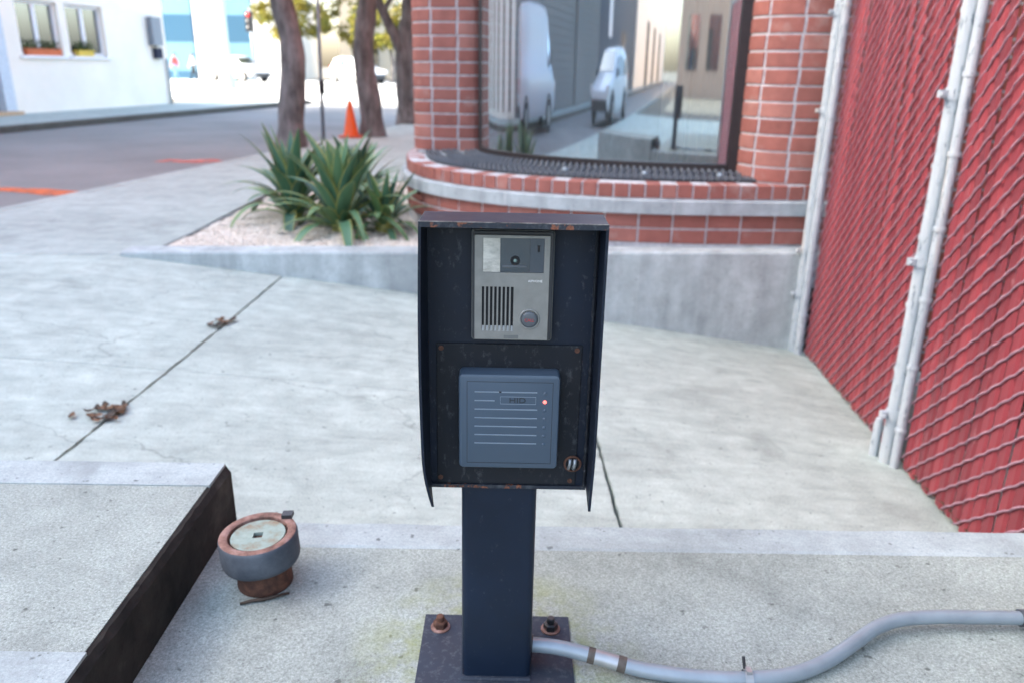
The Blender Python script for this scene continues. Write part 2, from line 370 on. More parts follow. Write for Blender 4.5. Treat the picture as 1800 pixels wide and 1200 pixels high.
def glass(name, tint, fac, rough=.0, tcol=(.6, .65, .68), haze=0.0):
    m = Mat(name); gl = m.n('ShaderNodeBsdfGlossy'); gl.inputs['Color'].default_value = (*tint, 1); gl.inputs['Roughness'].default_value = rough
    tr = m.n('ShaderNodeBsdfTransparent'); tr.inputs[0].default_value = (*tcol, 1); lw = m.n('ShaderNodeLayerWeight'); lw.inputs[0].default_value = .35
    f = m.math('MAXIMUM', m.math('MULTIPLY', lw.outputs['Fresnel'], 1.0), fac); mx = m.n('ShaderNodeMixShader'); m.L(f, mx.inputs[0]); m.L(tr.outputs[0], mx.inputs[1]); m.L(gl.outputs[0], mx.inputs[2])
    out = mx.outputs[0]
    if haze:
        df = m.n('ShaderNodeBsdfDiffuse'); df.inputs[0].default_value = (.62, .70, .72, 1); m2 = m.n('ShaderNodeMixShader'); m.L(m.math('MULTIPLY', m.mask(m.noise(2.5, 5, .65, scale=(2, 2, .5)), .2, .8), haze*2), m2.inputs[0]); m.L(out, m2.inputs[1]); m.L(df.outputs[0], m2.inputs[2]); out = m2.outputs[0]  # pale bluish haze mixed into the pane to lighten its reflections
    m.L(out, m.N['Material Output'].inputs[0]); M[name] = m.m
glass('bay_glass', (.80, .90, .94), .62, .030, (.45, .5, .53), .045)
glass('window_glass', (.9, .95, 1), .35)
glass('car_glass', (.85, .92, .97), .3, 0, (.12, .15, .17))
glass('tower_glass', (.75, .88, 1), .55, 0, (.25, .4, .5))
simple('blue_panel', (.10, .24, .38), .35, var=.05)
simple('pale_blue', (.40, .60, .70), .2, var=.05)
simple('car_white', (.72, .74, .75), .22, 0, var=.01, spec=.6)
simple('van_silver', (.58, .62, .66), .25, .15, var=.01, spec=.6)
simple('tyre', (.018, .018, .019), .8)
simple('rim', (.30, .31, .32), .35, .7)
simple('bumper_dark', (.03, .032, .035), .6)
simple('lamp_clear', (.7, .7, .7), .1)
simple('lamp_red', (.4, .02, .02), .2)
simple('lamp_amber', (.7, .25, .02), .3)
simple('siding_grey', (.19, .19, .185), .75, var=.08)
simple('blue_grey_wall', (.05, .075, .105), .7, var=.08)
simple('pale_green_wall', (.55, .60, .57), .8, var=.05)
simple('orange_brick', (.60, .40, .28), .8, var=.2)
simple('cream_wall', (.66, .56, .42), .85, var=.06)
simple('tan_curtain', (.55, .47, .38), .9, var=.08)
simple('white_curtain', (.74, .73, .70), .9, var=.05)
simple('interior', (.26, .27, .28), .9, var=.1)
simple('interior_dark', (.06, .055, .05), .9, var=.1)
simple('green_pole', (.36, .46, .40), .5, .2)
simple('pole_grey', (.20, .23, .27), .5, .4)
simple('frame_blue', (.55, .62, .68), .6); simple('tower_pane', (.17, .33, .42), .15, var=.05); simple('tower_spandrel', (.035, .115, .19), .3, var=.05); simple('wood_step', (.50, .34, .20), .7)
simple('skin', (.45, .28, .2), .6); simple('hair', (.03, .02, .015), .7)
simple('cloth_white', (.7, .68, .68), .9); simple('cloth_navy', (.02, .025, .05), .9); simple('cloth_blue', (.12, .22, .42), .9); simple('cloth_red', (.45, .06, .06), .9); simple('cloth_black', (.012, .012, .014), .9)
simple('terracotta', (.62, .16, .06), .8); simple('flower_yellow', (.7, .5, .08), .8)
simple('mat_dark', (.022, .026, .032), .55, var=.3, sc=80)
simple('lead_flash', (.075, .085, .10), .5, .3)

# ------------------------------------------------------------------ ground, road, pavements
ROAD_Z = -1.15; TN, TF, TW = -4.93, -10.72, -13.0
def axis(lo, hi, fine_lo, fine_hi, st, extra=()):
    a = [lo, lo*.5, lo*.2]+list(np.arange(fine_lo, fine_hi+1e-6, st))+[hi*.2, hi*.5, hi]
    return sorted(set([round(float(q), 4) for q in a+list(extra)]))
tl = axis(-400, 400, -4.9, 5, .25, (TN-.02, TN-.12, TF+.1, TF, -13.2, -20)); s_ = axis(-400, 400, -3, 6, .25, (24, 12, -12))
g = MB(); v = []; f = []
for s in s_:
    for t in tl:
        p = W(t, s)
        z = -1.165 if t < TN-.015 else (hgt(p.x, p.y)-.06 if p.y < 5.15 else -1.135)
        if t < TF-.01: z = -1.16
        v.append((p.x, p.y, z))
n = len(tl); g.add(v, [(j*n+i, j*n+i+1, (j+1)*n+i+1, (j+1)*n+i) for j in range(len(s_)-1) for i in range(n-1)])
tag(g.build('ground', M['joint_dirt']), kind='structure')
rd = MB(); rows = np.linspace(-70, 26, 25)
rd.add([W(t, s, ROAD_Z) for s in rows for t in (TF+.02, TF+2, -7.8, TN-2, TN-.02)], [(j*5+i, j*5+i+1, (j+1)*5+i+1, (j+1)*5+i) for j in range(24) for i in range(4)])
tag(rd.build('road', M['asphalt']), kind='structure')
x = MB(); x.add([W(t, s, ROAD_Z) for s in (26.0, 47) for t in (-120., 90)], [(0, 1, 3, 2)]); tag(x.build('cross_street', M['far_concrete']), kind='structure')
x = MB(); x.add([W(t, s, ROAD_Z+.05) for s in (47.02, 60) for t in (-120., 90)], [(0, 1, 3, 2)]); tag(x.build('plaza', M['far_concrete']), kind='structure')
# kerbs
for name, t0, t1, zt, s0, s1 in (('kerb', TN-.015, TN+.10, -1.069, -40, 25.5), ('far_kerb', TF-.13, TF+.015, -1.035, -60, 24)):
    k = MB(); pts = [(t0, -1.3), (t0, zt-.015), (t0+.015, zt), (t1-.015, zt), (t1, zt-.015), (t1, -1.3)]
    k.add([W(t, s, z) for s in (s0, s1) for t, z in pts], [(i, i+1, 6+i+1, 6+i) for i in range(5)]+[(0, 6, 11, 5), (0, 1, 2, 3, 4, 5), (6, 7, 8, 9, 10, 11)])
    tag(k.build(name, M['walk_concrete' if name == 'kerb' else 'joint_dirt']), kind='structure')
x = MB(); x.prism([W(TW-.3, -60), W(TF-.14, -60), W(TF-.14, 24), W(TW-.3, 24)], -1.3, -1.04); tag(x.build('far_pavement', M['walk_concrete']), kind='structure')
# near pavement and drive: slabs of poured concrete with open joints
def slab(parent, mat, x0, x1, y0, y1, nx, ny, zf, thick=.05):
    "x0, x1 may be functions of y"
    fx0 = x0 if callable(x0) else (lambda y: x0); fx1 = x1 if callable(x1) else (lambda y: x1)
    b = MB(); top = []; 
    for j in range(ny+1):
        y = y0+(y1-y0)*j/ny
        for i in range(nx+1):
            xx = fx0(y)+(fx1(y)-fx0(y))*i/nx; jx = random.uniform(-.0032, .0032) if i in (0, nx) else 0; jz = random.uniform(-.002, 0) if i in (0, nx) else 0; top.append((xx+jx, y, zf(xx, y)+jz))
    k = nx+1; F_ = [(j*k+i, j*k+i+1, (j+1)*k+i+1, (j+1)*k+i) for j in range(ny) for i in range(nx)]
    per = [i for i in range(k)]+[j*k+nx for j in range(1, ny+1)]+[ny*k+i for i in range(nx-1, -1, -1)]+[j*k for j in range(ny-1, 0, -1)]
    nb = len(top); low = [(top[i][0], top[i][1], top[i][2]-thick) for i in per]
    m_ = len(per); F_ += [(per[(i+1) % m_], per[i], nb+i, nb+(i+1) % m_) for i in range(m_)]
    b.add(top+low, F_); return b.build('slab', mat, parent, smooth=False)
drive = tag(bpy.data.objects.new('driveway', None), kind='structure'); COL.objects.link(drive)
xl = lambda y: (TN+.105 + y*SA)/CA
G1, G2 = .0062, .0025
ys = [-9, -6, -3, 0, 2.90, 4.515]
for a, b in zip(ys[:-1], ys[1:]):
    ny = max(4, int((b-a)/.035)) if b > 1 else 6
    ga = G2 if a > 2 else G1; gb = G2 if 2 < b < 3 else G1
    slab(drive, M['drive_concrete'], xl, -1.36-G1, a+ga, b-(0 if b > 4 else gb), 14, ny, hgt)
    slab(drive, M['drive_concrete'], -1.36+G1, .31-G1, a+(ga if a < 2 else G2*.7), b-(0 if b > 4 else (gb if b < 2 else G2*.7)), 10, ny, hgt)
    slab(drive, M['drive_concrete'], .31+G1, 2.6, a+(0 if a > 2 else ga), b-(0 if b > 2 else gb), 10, ny, hgt)
walk = tag(bpy.data.objects.new('pavement', None), kind='structure'); COL.objects.link(walk)
flat = lambda x, y: -1.07
ys = [4.52, 7.35, 10.2, 13.2, 16.2, 19.2, 22.2, 25.2]
for i, (a, b) in enumerate(zip(ys[:-1], ys[1:])):
    xr = -2.165 if i == 0 else (lambda y: (-1.2 + y*SA)/CA)
    slab(walk, M['walk_concrete'], xl, xr, a+.004, b-.004, 6, 4, flat)
# spray marks on the asphalt
def stroke(name, pts, wid, mat, label):
    b = MB(); v = []; n = len(pts)
    for i, p in enumerate(pts):
        d = (Vector(pts[min(i+1, n-1)])-Vector(pts[max(i-1, 0)])).normalized(); q = Vector((-d.y, d.x))
        ww = wid*(.6+.6*random.random()); v += [(p[0]+q.x*ww, p[1]+q.y*ww, ROAD_Z+.004), (p[0]-q.x*ww, p[1]-q.y*ww, ROAD_Z+.004)]
    b.add(v, [(2*i, 2*i+1, 2*i+3, 2*i+2) for i in range(n-1)]); o = b.build(name, mat); return tag(o, label, 'paint mark')
stroke('spray_mark', [(-5.4, 7.55), (-4.87, 7.47), (-4.5, 7.39), (-4.09, 7.22), (-3.82, 7.16), (-3.70, 7.25)], .14, M['spray_orange'], 'orange sprayed utility line on the asphalt beside the planter pavement')
stroke('spray_mark', [(-4.4, 9.94), (-4.15, 9.90), (-3.95, 9.87), (-3.70, 10.05)], .16, M['spray_pink'], 'short pink sprayed dash on the asphalt farther along the road')
# far kerb cream paint
# ------------------------------------------------------------------ island and raised block in the foreground
GZ, BZ = -.853, -.737
isl = MB(); isl.box(-.546, 2.2, -1.6, 1.262, -1.4, GZ); isl_o = tag(isl.build('concrete_island', M['island_concrete']), kind='structure')
b = MB(); pr = [(1.2622, -1.4), (1.352, -1.4), (1.352, GZ-.010), (1.349, GZ-.003), (1.342, GZ+.001), (1.270, GZ+.0015), (1.2622, GZ-.001)]
nx = 40; v = []
for i in range(nx+1):
    xx = -.546+(2.746)*i/nx
    for k, (y, z) in enumerate(pr): v.append((xx, y+(random.uniform(-.002, .002) if k in (2, 3, 4, 5) else 0), z+(random.uniform(-.001, .001) if k > 2 else 0)))
f = [(i*7+k, i*7+(k+1) % 7, (i+1)*7+(k+1) % 7, (i+1)*7+k) for i in range(nx) for k in range(7)]
b.add(v, f+[tuple(range(7)), tuple(range(nx*7+6, nx*7-1, -1))]); b.build('edge_band', M['band_concrete'], isl_o)
blk = MB(); blk.box(-2.6, -.560, .842, 1.280, -1.4, BZ); blk_o = tag(blk.build('raised_kerb_block', M['island_concrete']), kind='structure')
def band(y0, y1):
    b = MB(); z = BZ+.002
    b.add([(-2.6, y0, z), (-.556, y0, z), (-.556, y1, z), (-2.6, y1, z), (-2.6, y0, -1.4), (-.556, y0, -1.4), (-.556, y1, -1.4), (-2.6, y1, -1.4)], [(0, 1, 2, 3), (0, 4, 5, 1), (2, 6, 7, 3), (3, 7, 4, 0), (1, 5, 6, 2)])
    b.build('edge_band', M['band_concrete'], blk_o)
band(1.2805, 1.367); band(.752, .8415)
b = MB(); ny = 30; v = []
for j in range(ny+1):
    y = .7525+(1.3665-.7525)*j/ny; jj = random.uniform(-.002, .002)
    for xx, z in ((-.5598, BZ-.0015), (-.5535+jj, BZ-.004), (-.549+jj, BZ-.012), (-.547, BZ-.016), (-.5465, GZ-.002), (-.5465, -1.3), (-.5598, -1.3)): v.append((xx, y, z))
b.add(v, [(i*7+k, (i+1)*7+k, (i+1)*7+(k+1) % 7, i*7+(k+1) % 7) for i in range(ny) for k in range(7)]+[tuple(range(7)), tuple(range(ny*7+6, ny*7-1, -1))])
b.build('side_face', M['dirty_side'], blk_o)

# ------------------------------------------------------------------ intercom pedestal
kx = -.0165
ped = thing('intercom_pedestal', 'blue-black painted steel post with hooded intercom box bolted to the concrete island', 'intercom', (kx, .98, GZ))
# post: rounded square tube
def rsq(cx, cy, hw, r, n=4):
    p = []
    for sx, sy, a0 in ((1, -1, -90), (1, 1, 0), (-1, 1, 90), (-1, -1, 180)):
        for k in range(n+1): a = R(a0+90*k/n); p.append((cx+sx*(hw-r)+r*math.cos(a), cy+sy*(hw-r)+r*math.sin(a)))
    return p
b = MB(); b.prism(rsq(kx, .981, .0508, .010), GZ+.0036, -.30); post = b.build('post', M['black_paint'], ped, True, angle=40)
b = MB(); b.box(kx-.0490, kx+.0490, .931, .945, GZ+.0035, GZ+.007); b.tube([(kx-.052, .9285, GZ+.0045), (kx+.05, .9285, GZ+.0045)], .0035, 6); b.build('weld_bead', M['base_paint'], post, True, angle=40)
b = MB(); pl = [(kx-.1185, .868), (kx+.1155, .868), (kx+.1150, 1.071), (kx-.1190, 1.071)]; b.prism(pl, GZ+.0002, GZ+.0035); bp_ = b.build('base_plate', M['base_paint'], ped)
def hexbolt(x, y, mat, z0=GZ+.0035, tall=.021):
    b = MB(); b.lathe((x, y, z0), [(.0155, 0), (.0155, .002), (.013, .0025)], 20); wsh = b.build('washer', M['rust_pale'], bp_, True, angle=40)
    b = MB(); b.lathe((x, y, z0+.0025), [(.0115, 0), (.0115, .009), (.0095, .0105)], 6); b.lathe((x, y, z0+.0125), [(.0062, 0), (.0062, tall-.0125), (.005, tall-.011)], 14); return b.build('anchor_bolt', mat, bp_)
hexbolt(-.1085, 1.040, M['rust']); hexbolt(.0682, 1.040, M['dark_metal']); hexbolt(-.1085, .888, M['rust']); hexbolt(.0682, .888, M['dark_metal'])
# hood: back sheet, top, two sides, bent ear
HX0, HX1, YF, YB, ZT, ZB = -.1105, .1025, .866, .930, -.1625, -.5262
b = MB(); b.box(HX0+.003, HX1-.003, YB-.004, YB, ZB, ZT-.004); housing = b.build('housing', M['inner_paint'], ped)
b = MB(); b.plate(rrect(HX0, HX1, ZT-.0035, ZT, .0012, 2), YB, YF, .0006); hood = b.build('hood_top', M['black_paint'], housing)
b = MB(); b.box(HX0+.0004, HX1-.0004, YF-.0014, YF+.0006, ZT-.0005, ZT+.0003); b.build('bare_edge', M['bare_metal'], hood)
b = MB(); b.box(HX0+.001, HX1-.001, YF-.0012, YF-.0001, ZT-.0065, ZT-.0004); b.build('worn_lip', M['edge_paint'], hood)
def side(x, sgn, name):
    b = MB(); nz, ny = 28, 5; th = .0032; v = []
    for i in range(nz+1):
        z = ZT-.0036+(ZB-ZT+.0036)*i/nz
        for j in range(ny+1):
            y = YF+(YB-YF)*j/ny; k = max(0, (i/nz-.80)/.2); fr = 1-j/ny
            zz = z
            if sgn < 0: d = .0095*k*k*fr-.003*math.sin(math.pi*min(1, i/nz/.95))*fr
            else: d = -.004*k*fr*.6
            y2 = y+(.004*k*k*fr if sgn < 0 else 0)
            v.append((x+d, y2, zz)); v.append((x+d-sgn*th, y2, zz))
    k2 = (ny+1)*2
    def id(i, j, o): return i*k2+j*2+o
    f = []
    for i in range(nz):
        for j in range(ny):
            f.append((id(i, j, 0), id(i, j+1, 0), id(i+1, j+1, 0), id(i+1, j, 0))); f.append((id(i, j, 1), id(i+1, j, 1), id(i+1, j+1, 1), id(i, j+1, 1)))
        f.append((id(i, 0, 0), id(i+1, 0, 0), id(i+1, 0, 1), id(i, 0, 1))); f.append((id(i, ny, 0), id(i, ny, 1), id(i+1, ny, 1), id(i+1, ny, 0)))
    for j in range(ny):
        f.append((id(nz, j, 0), id(nz, j+1, 0), id(nz, j+1, 1), id(nz, j, 1))); f.append((id(0, j, 0), id(0, j, 1), id(0, j+1, 1), id(0, j+1, 0)))
    b.add(v, f); return b.build(name, M['inner_paint'], housing, True, angle=30)
side(HX0, -1, 'side_panel'); side(HX1, 1, 'side_panel')
b = MB(); pts = [(HX1-.0062, YB-.0065, ZT-.006-k*.0042+random.uniform(-.001, .001)) for k in range(86)]
b.tube(pts, [.0022+random.uniform(-.0007, .0012) for _ in pts], 6); b.build('weld_seam', M['plate_paint'], housing)
b = MB(); b.box(HX0+.004, HX1-.004, YB-.0085, YB-.0041, ZB-.001, ZB+.004); b.build('bottom_lip', M['edge_paint'], housing)
# mounting plate
PY = YB-.0041
b = MB(); b.plate([(-.0985, -.5215), (.0845, -.5215), (.0850, -.3255), (-.0975, -.3255)], PY, PY-.0022, .0006); mp = b.build('mounting_plate', M['plate_paint'], ped)
for x, z in ((-.0917, -.3318), (.0785, -.3318), (-.0940, -.5130), (.0770, -.5150)):
    b = MB(); b.lathe((x, PY-.0022, z), [(.0034, 0), (.0032, .0009), (.0012, .0009), (.0011, .0003)], 12, ax='y'); b.build('screw', M['rust'], mp, True, angle=40)
b = MB(); cx, cz = .0795, -.4895
b.lathe((cx, PY-.0022, cz), [(.0118, 0), (.0118, .0014), (.0092, .0018), (.0090, .0004)], 24, ax='y', cap=False); hole = b.build('conduit_hole', M['rust'], mp, True, angle=40)
b = MB(); b.lathe((cx, PY-.0022, cz), [(.0091, .0002), (.0091, .0003)], 24, ax='y'); b.build('hole_back', M['slot_dark'], mp)
for dx, rr in ((-.0043, .0024), (.0022, .0028)):
    b = MB(); b.tube([(cx+dx-.001, PY-.0042, cz-.0072), (cx+dx+.0008, PY-.0050, cz), (cx+dx+.001, PY-.0042, cz+.0072)], rr, 8); b.build('cable', M['galvanised'], mp, True)
# intercom unit
IX0, IX1, IZ0, IZ1 = -.0532, .0450, -.3150, -.1785; IY = .902
b = MB(); b.plate(rrect(IX0, IX1, IZ0, IZ1, .004), PY, IY+.007, .0015); ic = b.build('intercom', M['intercom_frame'], ped, True, angle=30)
b = MB(); b.plate(rrect(IX0+.0012, IX1-.0012, IZ0+.0012, IZ1-.0012, .0035), IY+.0072, IY+.0045, .0015); b.plate(rrect(IX0+.0040, IX1-.0055, IZ0+.0032, IZ1-.0050, .0015), IY+.0045, IY+.0026, .0002); b.build('bezel', M['intercom_dark'], ic)
# face built round the grille slots and camera window
fx0, fx1, fz0, fz1 = IX0+.0042, IX1-.0058, IZ0+.0034, IZ1-.0056
cx0, cx1, cz0, cz1 = -.0395, .0325, -.2285, -.1872        # camera window
gx0, gx1, gz0, gz1 = -.0405, -.0026, -.3010, -.2458       # grille
fy0, fy1 = IY+.0025, IY
b = MB()
b.box(fx0, fx1, fy1, fy0, cz1, fz1); b.box(fx0, cx0, fy1, fy0, cz0, cz1); b.box(cx1, fx1, fy1, fy0, cz0, cz1)
b.box(fx0, fx1, fy1, fy0, gz1, cz0); b.box(fx0, gx0, fy1, fy0, gz0, gz1); b.box(gx1, fx1, fy1, fy0, gz0, gz1); b.box(fx0, fx1, fy1, fy0, fz0, gz0)
b.build('face_plate', M['intercom_metal'], ic)
pit = (gx1-gx0)/7.62
for k in range(8): 
    if k < 7:
        b = MB(); b.box(gx0+k*pit+pit*.58, gx0+(k+1)*pit-.0001, fy1+.0002, fy0-.0002, gz0+.0001, gz1-.0001); b.build('grille_bar', M['intercom_metal'], ic)
    b = MB(); x0_ = gx0+k*pit+.0003; x1_ = x0_+pit*.52
    b.add([(x0_, fy1+.0001, gz0+.0001), (x1_, fy1+.0001, gz0+.0001), (x1_, fy0-.0001, gz0+.0065), (x0_, fy0-.0001, gz0+.0065), (x0_, fy0-.0001, gz0+.0001), (x1_, fy0-.0001, gz0+.0001)], [(0, 1, 2, 3), (0, 3, 4), (1, 5, 2), (0, 4, 5, 1), (3, 2, 5, 4)]); b.build('slot_ramp', M['intercom_metal'], ic)
b = MB(); b.box(gx0, gx1, fy0-.0002, fy0+.0002, gz0, gz1); b.build('grille_back', M['slot_dark'], ic)
b = MB(); b.box(cx0+.0003, -.0192, fy1+.0008, fy0, cz0+.0003, cz1-.0003); 
for k in range(9): b.box(cx0+.002, -.0200, fy1+.0004, fy1+.0007, cz0+.0018+k*.0017, cz0+.0024+k*.0017)
b.build('lamp_window', M['lamp_lens'], ic)
b = MB(); b.box(-.0190, .0158, fy1+.0010, fy0, cz0+.0003, cz1-.0003); b.build('camera_window', M['camera_glass'], ic)
b = MB(); b.lathe((-.0015, fy1+.0009, -.2140), [(.0058, 0), (.0050, .0005), (.0030, .0006), (.0028, .0002)], 20, ax='y', cap=False); b.build('lens_ring', M['slot_dark'], ic, True)
b = MB(); b.lathe((-.0015, fy1+.0009, -.2140), [(.0020, 0), (.0015, .0008), (.0005, .0011)], 16, ax='y'); b.build('camera_lens', M['lens_green'], ic, True)
b = MB(); b.plate(rrect(-.0168, .0125, -.2222, -.2196, .0008, 2), fy1+.0010, fy1+.0002, .0003); b.build('lens_shelf', M['button_grey'], ic)
b = MB(); b.box(.0160, cx1-.0003, fy1+.0007, fy0, cz0+.0003, cz1-.0003); b.build('side_window', M['camera_panel'], ic)
b = MB(); b.plate(rrect(.0248, .0272, -.2035, -.1965, .0006, 2), fy1+.0007, fy1+.0004); b.plate(rrect(.0240, .0282, -.1965, -.1955, .0003, 1), fy1+.0007, fy1+.0004); b.build('microphone_slot', M['slot_dark'], ic)
text('lettering', 'AIPHONE', .0040, (.0228, fy1-.0002, -.2383), M['white_print'], ic, .0002)
bcx, bcz = .0170, -.2855
b = MB(); b.lathe((bcx, fy1, bcz), [(.0130, 0), (.0126, .0008), (.0112, .0010), (.0104, .0002)], 40, ax='y', cap=False); b.build('button_ring', M['intercom_metal'], ic, True)
b = MB(); b.lathe((bcx, fy1, bcz), [(.0101, 0), (.0101, .0016), (.0094, .0028), (.0075, .0035), (.0045, .0038), (.001, .0039)], 40, ax='y'); bt_ = b.build('call_button', M['button_grey'], ic, True)
text('lettering', 'CALL', .0050, (bcx, fy1-.00405, bcz-.0003), M['red_print'], ic, .0003)
b = MB(); b.plate([(-.0135, -.3105), (.0040, -.3105), (.0040, -.3060), (-.0135, -.3060)], fy1, fy1-.0003); b.build('name_strip', M['intercom_frame'], ic)
# card reader
RX0, RX1, RZ0, RZ1 = -.0685, .0578, -.4860, -.3565; RY = .900
b = MB(); b.plate(rrect(RX0, RX1, RZ0, RZ1, .006, 5), PY-.0023, RY, .0035)
rdx = b.build('card_reader', M['reader_plastic'], ped, True, angle=35)
gx0, gx1, gz0, gz1 = -.0575, .0485, -.4775, -.3665
b = MB()
for q in ((gx0-.0006, gx1+.0006, gz1, gz1+.0006), (gx0-.0006, gx1+.0006, gz0-.0006, gz0), (gx0-.0006, gx0, gz0, gz1), (gx1, gx1+.0006, gz0, gz1)): b.box(q[0], q[1], RY-.0002, RY+.001, q[2], q[3])
b.build('groove_shade', M['reader_dark'], rdx)  # raised dark strips; the shade of the groove is in their colour
zs = [-.3795-.0117*k for k in range(7)]
for i, z in enumerate(zs):
    def ridge(x0, x1):
        b = MB(); b.add([(x0, RY-.00005, z-.0012), (x1, RY-.00005, z-.0012), (x1, RY-.0009, z+.0001), (x0, RY-.0009, z+.0001), (x1, RY-.00005, z+.0005), (x0, RY-.00005, z+.0005)], [(0, 1, 2, 3), (3, 2, 4, 5), (0, 3, 5), (1, 4, 2)]); b.build('ridge', M['reader_ridge'], rdx)
    if i == 1: ridge(-.0485, -.0235)
    elif i == 0: ridge(-.0485, -.0180); ridge(-.0150, .0295)
    else: ridge(-.0485, .0300)
    b = MB(); b.lathe((.0392, RY, z-.001), [(.0024, 0), (.0022, .0004), (.0012, .0008), (.0004, .0009)], 14, ax='y'); b.build('led' if i == 1 else 'dimple', M['led_red'] if i == 1 else M['reader_plastic'], rdx, True)
b = MB(); b.box(-.0182, -.0150, RY-.0004, RY+.001, zs[0]-.0008, zs[0]+.0008); b.build('chip', M['slot_dark'], rdx)
b = MB()
for q in ((-.0165, .0280, -.3860, -.3856), (-.0165, .0280, -.3958, -.3953), (-.0165, -.0161, -.3953, -.3860), (.0276, .0280, -.3953, -.3860)): b.box(q[0], q[1], RY-.0004, RY+.001, q[2], q[3])
b.build('badge_frame', M['reader_ridge'], rdx)
text('lettering', 'HID', .0100, (.0050, RY-.0003, -.3907), M['reader_dark'], rdx, .0003).scale = (1.25, 1, 1)
ped.rotation_euler = (0, R(.35), 0)

# ------------------------------------------------------------------ conduit
cond = thing('conduit_pipe', 'pale grey metal conduit snaking over the concrete from the intercom post', 'pipe', (.034, .965, GZ))
rz = GZ+.0125
cp = [(.030, .968, GZ+.034), (.075, .964, GZ+.032), (.13, .953, GZ+.026), (.20, .938, GZ+.016), (.28, .928, rz), (.35, .926, rz), (.42, .936, rz), (.48, .962, rz+.002), (.535, .998, rz+.005), (.585, 1.032, rz+.008), (.63, 1.050, rz+.010), (.69, 1.058, rz+.010), (.76, 1.060, rz+.009), (.83, 1.060, rz+.009), (1.5, 1.062, rz+.006)]
cpp = catmull(cp, 6); b = MB(); b.tube(cpp, .0112, 16); b.build('pipe', M['conduit_grey'], cond, True, angle=50)
def ring_on(i0, i1, r, mat, name):
    b = MB(); b.tube(cpp[i0:i1+1], r, 16); return b.build(name, mat, cond, True, angle=50)
ring_on(11, 12, .0119, M['conduit_band'], 'tape_band'); ring_on(15, 16, .0119, M['conduit_band'], 'tape_band'); ring_on(12, 15, .0115, M['galvanised'], 'sleeve')
ring_on(0, 1, .0150, M['dark_metal'], 'bushing')
ring_on(78, 80, .0140, M['lead_flash'], 'coupling')
c0 = Vector((.352, .926, rz)); b = MB()
arc = [(c0.x, c0.y+.0135*math.cos(a), c0.z+.0135*math.sin(a)) for a in np.linspace(R(-60), R(240), 16)]
v = []; 
for q in arc: v += [(q[0]-.006, q[1], q[2]), (q[0]+.006, q[1], q[2])]
b.add(v, [(2*i, 2*i+1, 2*i+3, 2*i+2) for i in range(15)])
b.box(c0.x-.011, c0.x+.011, c0.y-.040, c0.y-.008, GZ, GZ+.004); b.box(c0.x-.004, c0.x+.004, c0.y-.006, c0.y+.005, c0.z+.012, c0.z+.018)
b.build('strap', M['galvanised'], cond)
b = MB(); b.tube([(c0.x-.004, c0.y+.006, c0.z+.014), (c0.x-.006, c0.y+.012, c0.z+.030)], .0024, 8); b.build('strap_bolt', M['dark_metal'], cond)

# ------------------------------------------------------------------ capped standpipe
pc = Vector((-.425, 1.158, GZ))
plug = thing('capped_standpipe', 'short rusty standpipe with thick grey ring cap and greenish plug', 'pipe cap', pc)
b = MB(); pf = [(.046, .0), (.047, .004), (.0455, .02), (.046, .035), (.0455, .050)]; b.lathe(pc, pf, 36); b.build('pipe', M['rust'], plug, True, angle=40)
b = MB(); b.lathe(pc, [(.058, .046), (.0640, .049), (.0660, .056), (.0660, .093), (.0645, .0985), (.0640, .0990)], 48, cap=False); ringo = b.build('ring', M['ring_grey'], plug, True, angle=50)
b = MB(); b.lathe(pc, [(.0641, .0991), (.0625, .1002), (.0520, .0998), (.0500, .0985), (.0495, .0895)], 48, cap=False); b.build('ring_rim', M['rust_pale'], plug, True, angle=40)
b = MB(); b.lathe(pc, [(.0497, .0880), (.0497, .0883)], 40); b.build('gap', M['rust'], plug)
hs = .0080; pz = .0955
b = MB(); outer = [(pc.x+.0455*math.cos(2*math.pi*k/40+math.pi/4), pc.y+.0455*math.sin(2*math.pi*k/40+math.pi/4)) for k in range(40)]
def sqp(k, hs):
    a = 2*math.pi*k/40; c_, s__ = math.cos(a), math.sin(a); mm = max(abs(c_), abs(s__)); an = math.pi/4-R(45-8)
    x_, y_ = hs*c_/mm, hs*s__/mm; return (pc.x+x_*math.cos(an)-y_*math.sin(an), pc.y+x_*math.sin(an)+y_*math.cos(an))
outer = [(pc.x+.0455*math.cos(2*math.pi*k/40+R(8)), pc.y+.0455*math.sin(2*math.pi*k/40+R(8))) for k in range(40)]
inner = [sqp(k, hs) for k in range(40)]
v = [(*q, pc.z+.0880) for q in outer]+[(*q, pc.z+pz) for q in outer]+[(*q, pc.z+pz) for q in inner]+[(*q, pc.z+pz-.012) for q in inner]
f = []
for k in range(40):
    j = (k+1) % 40
    for r_ in range(3): f.append((r_*40+k, r_*40+j, (r_+1)*40+j, (r_+1)*40+k))
f.append(tuple(range(120, 160))); b.add(v, f); b.build('plug', [M['verdigris']], plug)
b = MB(); b.lathe((pc.x, pc.y, pc.z+pz-.0118), [(.0083, 0), (.0083, .0006)], 4); b.build('key_hole', M['slot_dark'], plug)
b = MB(); b.box(pc.x+.030, pc.x+.048, pc.y+.040, pc.y+.056, pc.z+.0995, pc.z+.107); b.build('lug', M['dark_metal'], plug)
for o in list(plug.children):
    if o.name.split('.')[0] != 'pipe': o.rotation_euler = (R(1.5), R(-2.5), 0)
b = MB(); tw = [(-.448, 1.092, GZ+.003), (-.430, 1.098, GZ+.005), (-.412, 1.103, GZ+.004), (-.395, 1.109, GZ+.006), (-.374, 1.122, GZ+.004)]
b.tube(tw, [.0022, .0028, .0030, .0026, .0018], 6); tag(b.build('twig', M['dry_leaf_dark'], None, True), 'thin dark twig lying against the rusty standpipe', 'twig')

